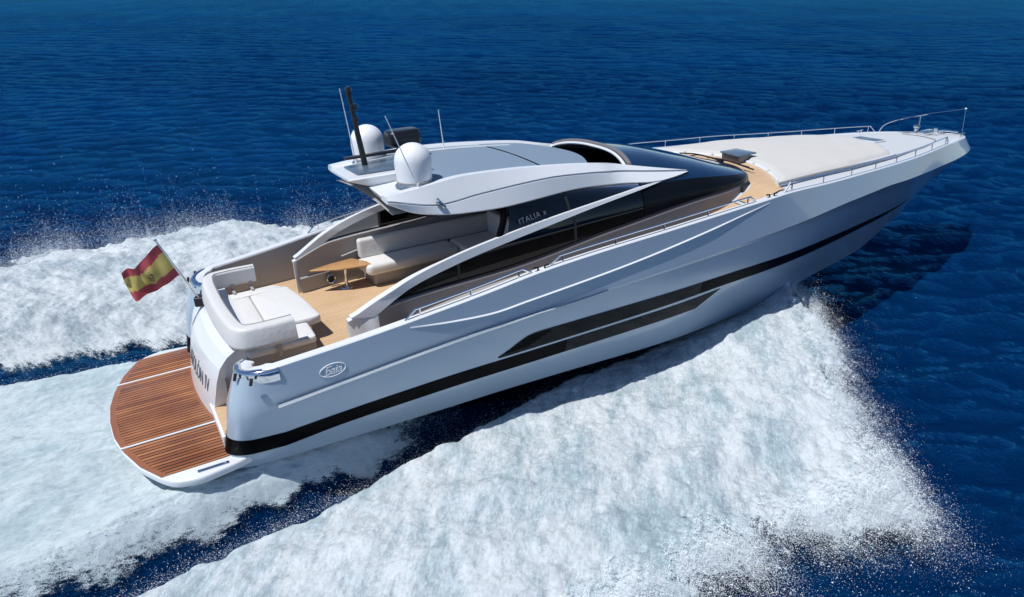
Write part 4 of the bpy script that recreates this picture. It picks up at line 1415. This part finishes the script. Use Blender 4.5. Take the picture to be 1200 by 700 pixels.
for i, (x, y, lab) in enumerate(((7.9, -.75, 'pale helm seat behind the near side window'), (7.9, .35, 'pale helm seat on the far side of the wheelhouse'))):
    hs = root('helm_seat', lab, 'seat', (x, y, 1.5), 'helm seats in the wheelhouse')
    B().add(*slab([(x - .3, y - .3), (x + .3, y - .3), (x + .3, y + .3), (x - .3, y + .3)], 2.1, 2.28, .05, .08, 5)).mk('seat_cushion', 'vinyl', hs, sharp=60)
    B().add(*slab([(x - .36, y - .3), (x - .22, y - .3), (x - .22, y + .3), (x - .36, y + .3)], 2.24, 2.95, .05, .06, 5)).mk('backrest', 'vinyl', hs, sharp=60)
    B().add(*tube([(x, y, 1.503), (x, y, 2.1)], .09)).mk('pedestal', 'dark', hs)
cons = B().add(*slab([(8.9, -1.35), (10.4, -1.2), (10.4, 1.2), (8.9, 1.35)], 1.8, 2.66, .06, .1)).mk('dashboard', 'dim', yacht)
B().add(*tube([(8.82 + .02, -.75 + .2 * math.cos(a), 2.62 + .2 * math.sin(a)) for a in np.linspace(0, 2 * math.pi, 24)], .018)).mk('steering_wheel', 'dark', cons)
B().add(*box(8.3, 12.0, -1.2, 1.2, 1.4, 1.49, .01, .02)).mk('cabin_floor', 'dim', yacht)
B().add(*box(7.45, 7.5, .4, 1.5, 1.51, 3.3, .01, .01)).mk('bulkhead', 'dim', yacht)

# ------------------------------------------------------------------ ensign
flag = root('flag', 'red and yellow striped flag with a crest flying from a steel staff at the stern', 'flag', (1.68, 1.0, 1.95))
B().add(*tube([(1.70, 1.02, 1.93), (1.255, 1.0, 3.07)], [.019, .016], 10)).add(*lathe([(0, 0), (.024, .005), (.028, .02), (.02, .04), (0, .045)], (1.25, 1.0, 3.065), 12)).mk('flagstaff', 'chrome', flag)
nu, nv = 44, 30
rows = []
h0, h1 = np.array([1.262, 1.0, 3.02]), np.array([1.47, 1.005, 2.46])
e0, e1 = np.array([.66, 1.10, 2.62]), np.array([.78, .96, 2.22])
for i in range(nu):
    u = i / (nu - 1); r = []
    for j in range(nv):
        v = j / (nv - 1)
        p = (h0 * (1 - v) + h1 * v) * (1 - u) + (e0 * (1 - v) + e1 * v) * u
        a = u ** .8
        w = .12 * a * math.sin(8.5 * u + 2.6 * v + .3) + .05 * a * math.sin(17 * u - 5 * v) + .06 * a * math.sin(6 * v + 4 * u)
        r.append((p[0] + .03 * a * math.sin(9 * u + 3 * v), p[1] + w, p[2] + .035 * a * math.sin(6.5 * u + 1.0) - .04 * math.sin(math.pi * u)))
    rows.append(r)
red = pm('red_bunting', (0.36, 0.06, 0.075), 0.7, var=.1, vscale=8)
yel = pm('yellow_bunting', (0.50, 0.42, 0.13), 0.7, var=.1, vscale=8)
crest = pm('crest_print', (0.16, 0.10, 0.05), 0.7, var=.3, vscale=40)
for m_ in (red, yel, crest):
    g = m_.node_tree
    p = [n for n in g.nodes if n.type == 'BSDF_PRINCIPLED'][0]
    tl = g.nodes.new('ShaderNodeBsdfTranslucent'); mx = g.nodes.new('ShaderNodeMixShader'); mx.inputs[0].default_value = .4
    g.links.new(p.inputs['Base Color'].links[0].from_socket, tl.inputs[0])
    o_ = [n for n in g.nodes if n.type == 'OUTPUT_MATERIAL'][0]
    g.links.new(p.outputs[0], mx.inputs[1]); g.links.new(tl.outputs[0], mx.inputs[2]); g.links.new(mx.outputs[0], o_.inputs[0])
cloth = B().add(*grid(rows)).mk('flag_cloth', red, flag, mats=[red, yel, crest], sharp=80)
fi = 0
order = {}
P0 = np.array([p for r in rows for p in r]) - OFF[flag]
for pol in cloth.data.polygons:
    c = np.array(pol.center)
    k = int(np.argmin(((P0 - c) ** 2).sum(1)))
    u, v = (k // nv) / (nu - 1), (k % nv) / (nv - 1)
    mi = 1 if .25 < v < .75 else 0
    if ((u - .46) / .085) ** 2 + ((v - .5) / .16) ** 2 < 1 and ((u * 31).__int__() + int(v * 23)) % 3:
        mi = 2
    pol.material_index = mi
B().add(*tube([(1.262, 1.0, 3.02), (1.275, .998, 3.02)], .01)).add(*tube([(1.47, 1.005, 2.46), (1.49, 1.0, 2.46)], .008)).mk('flag_toggle', 'chrome', flag)
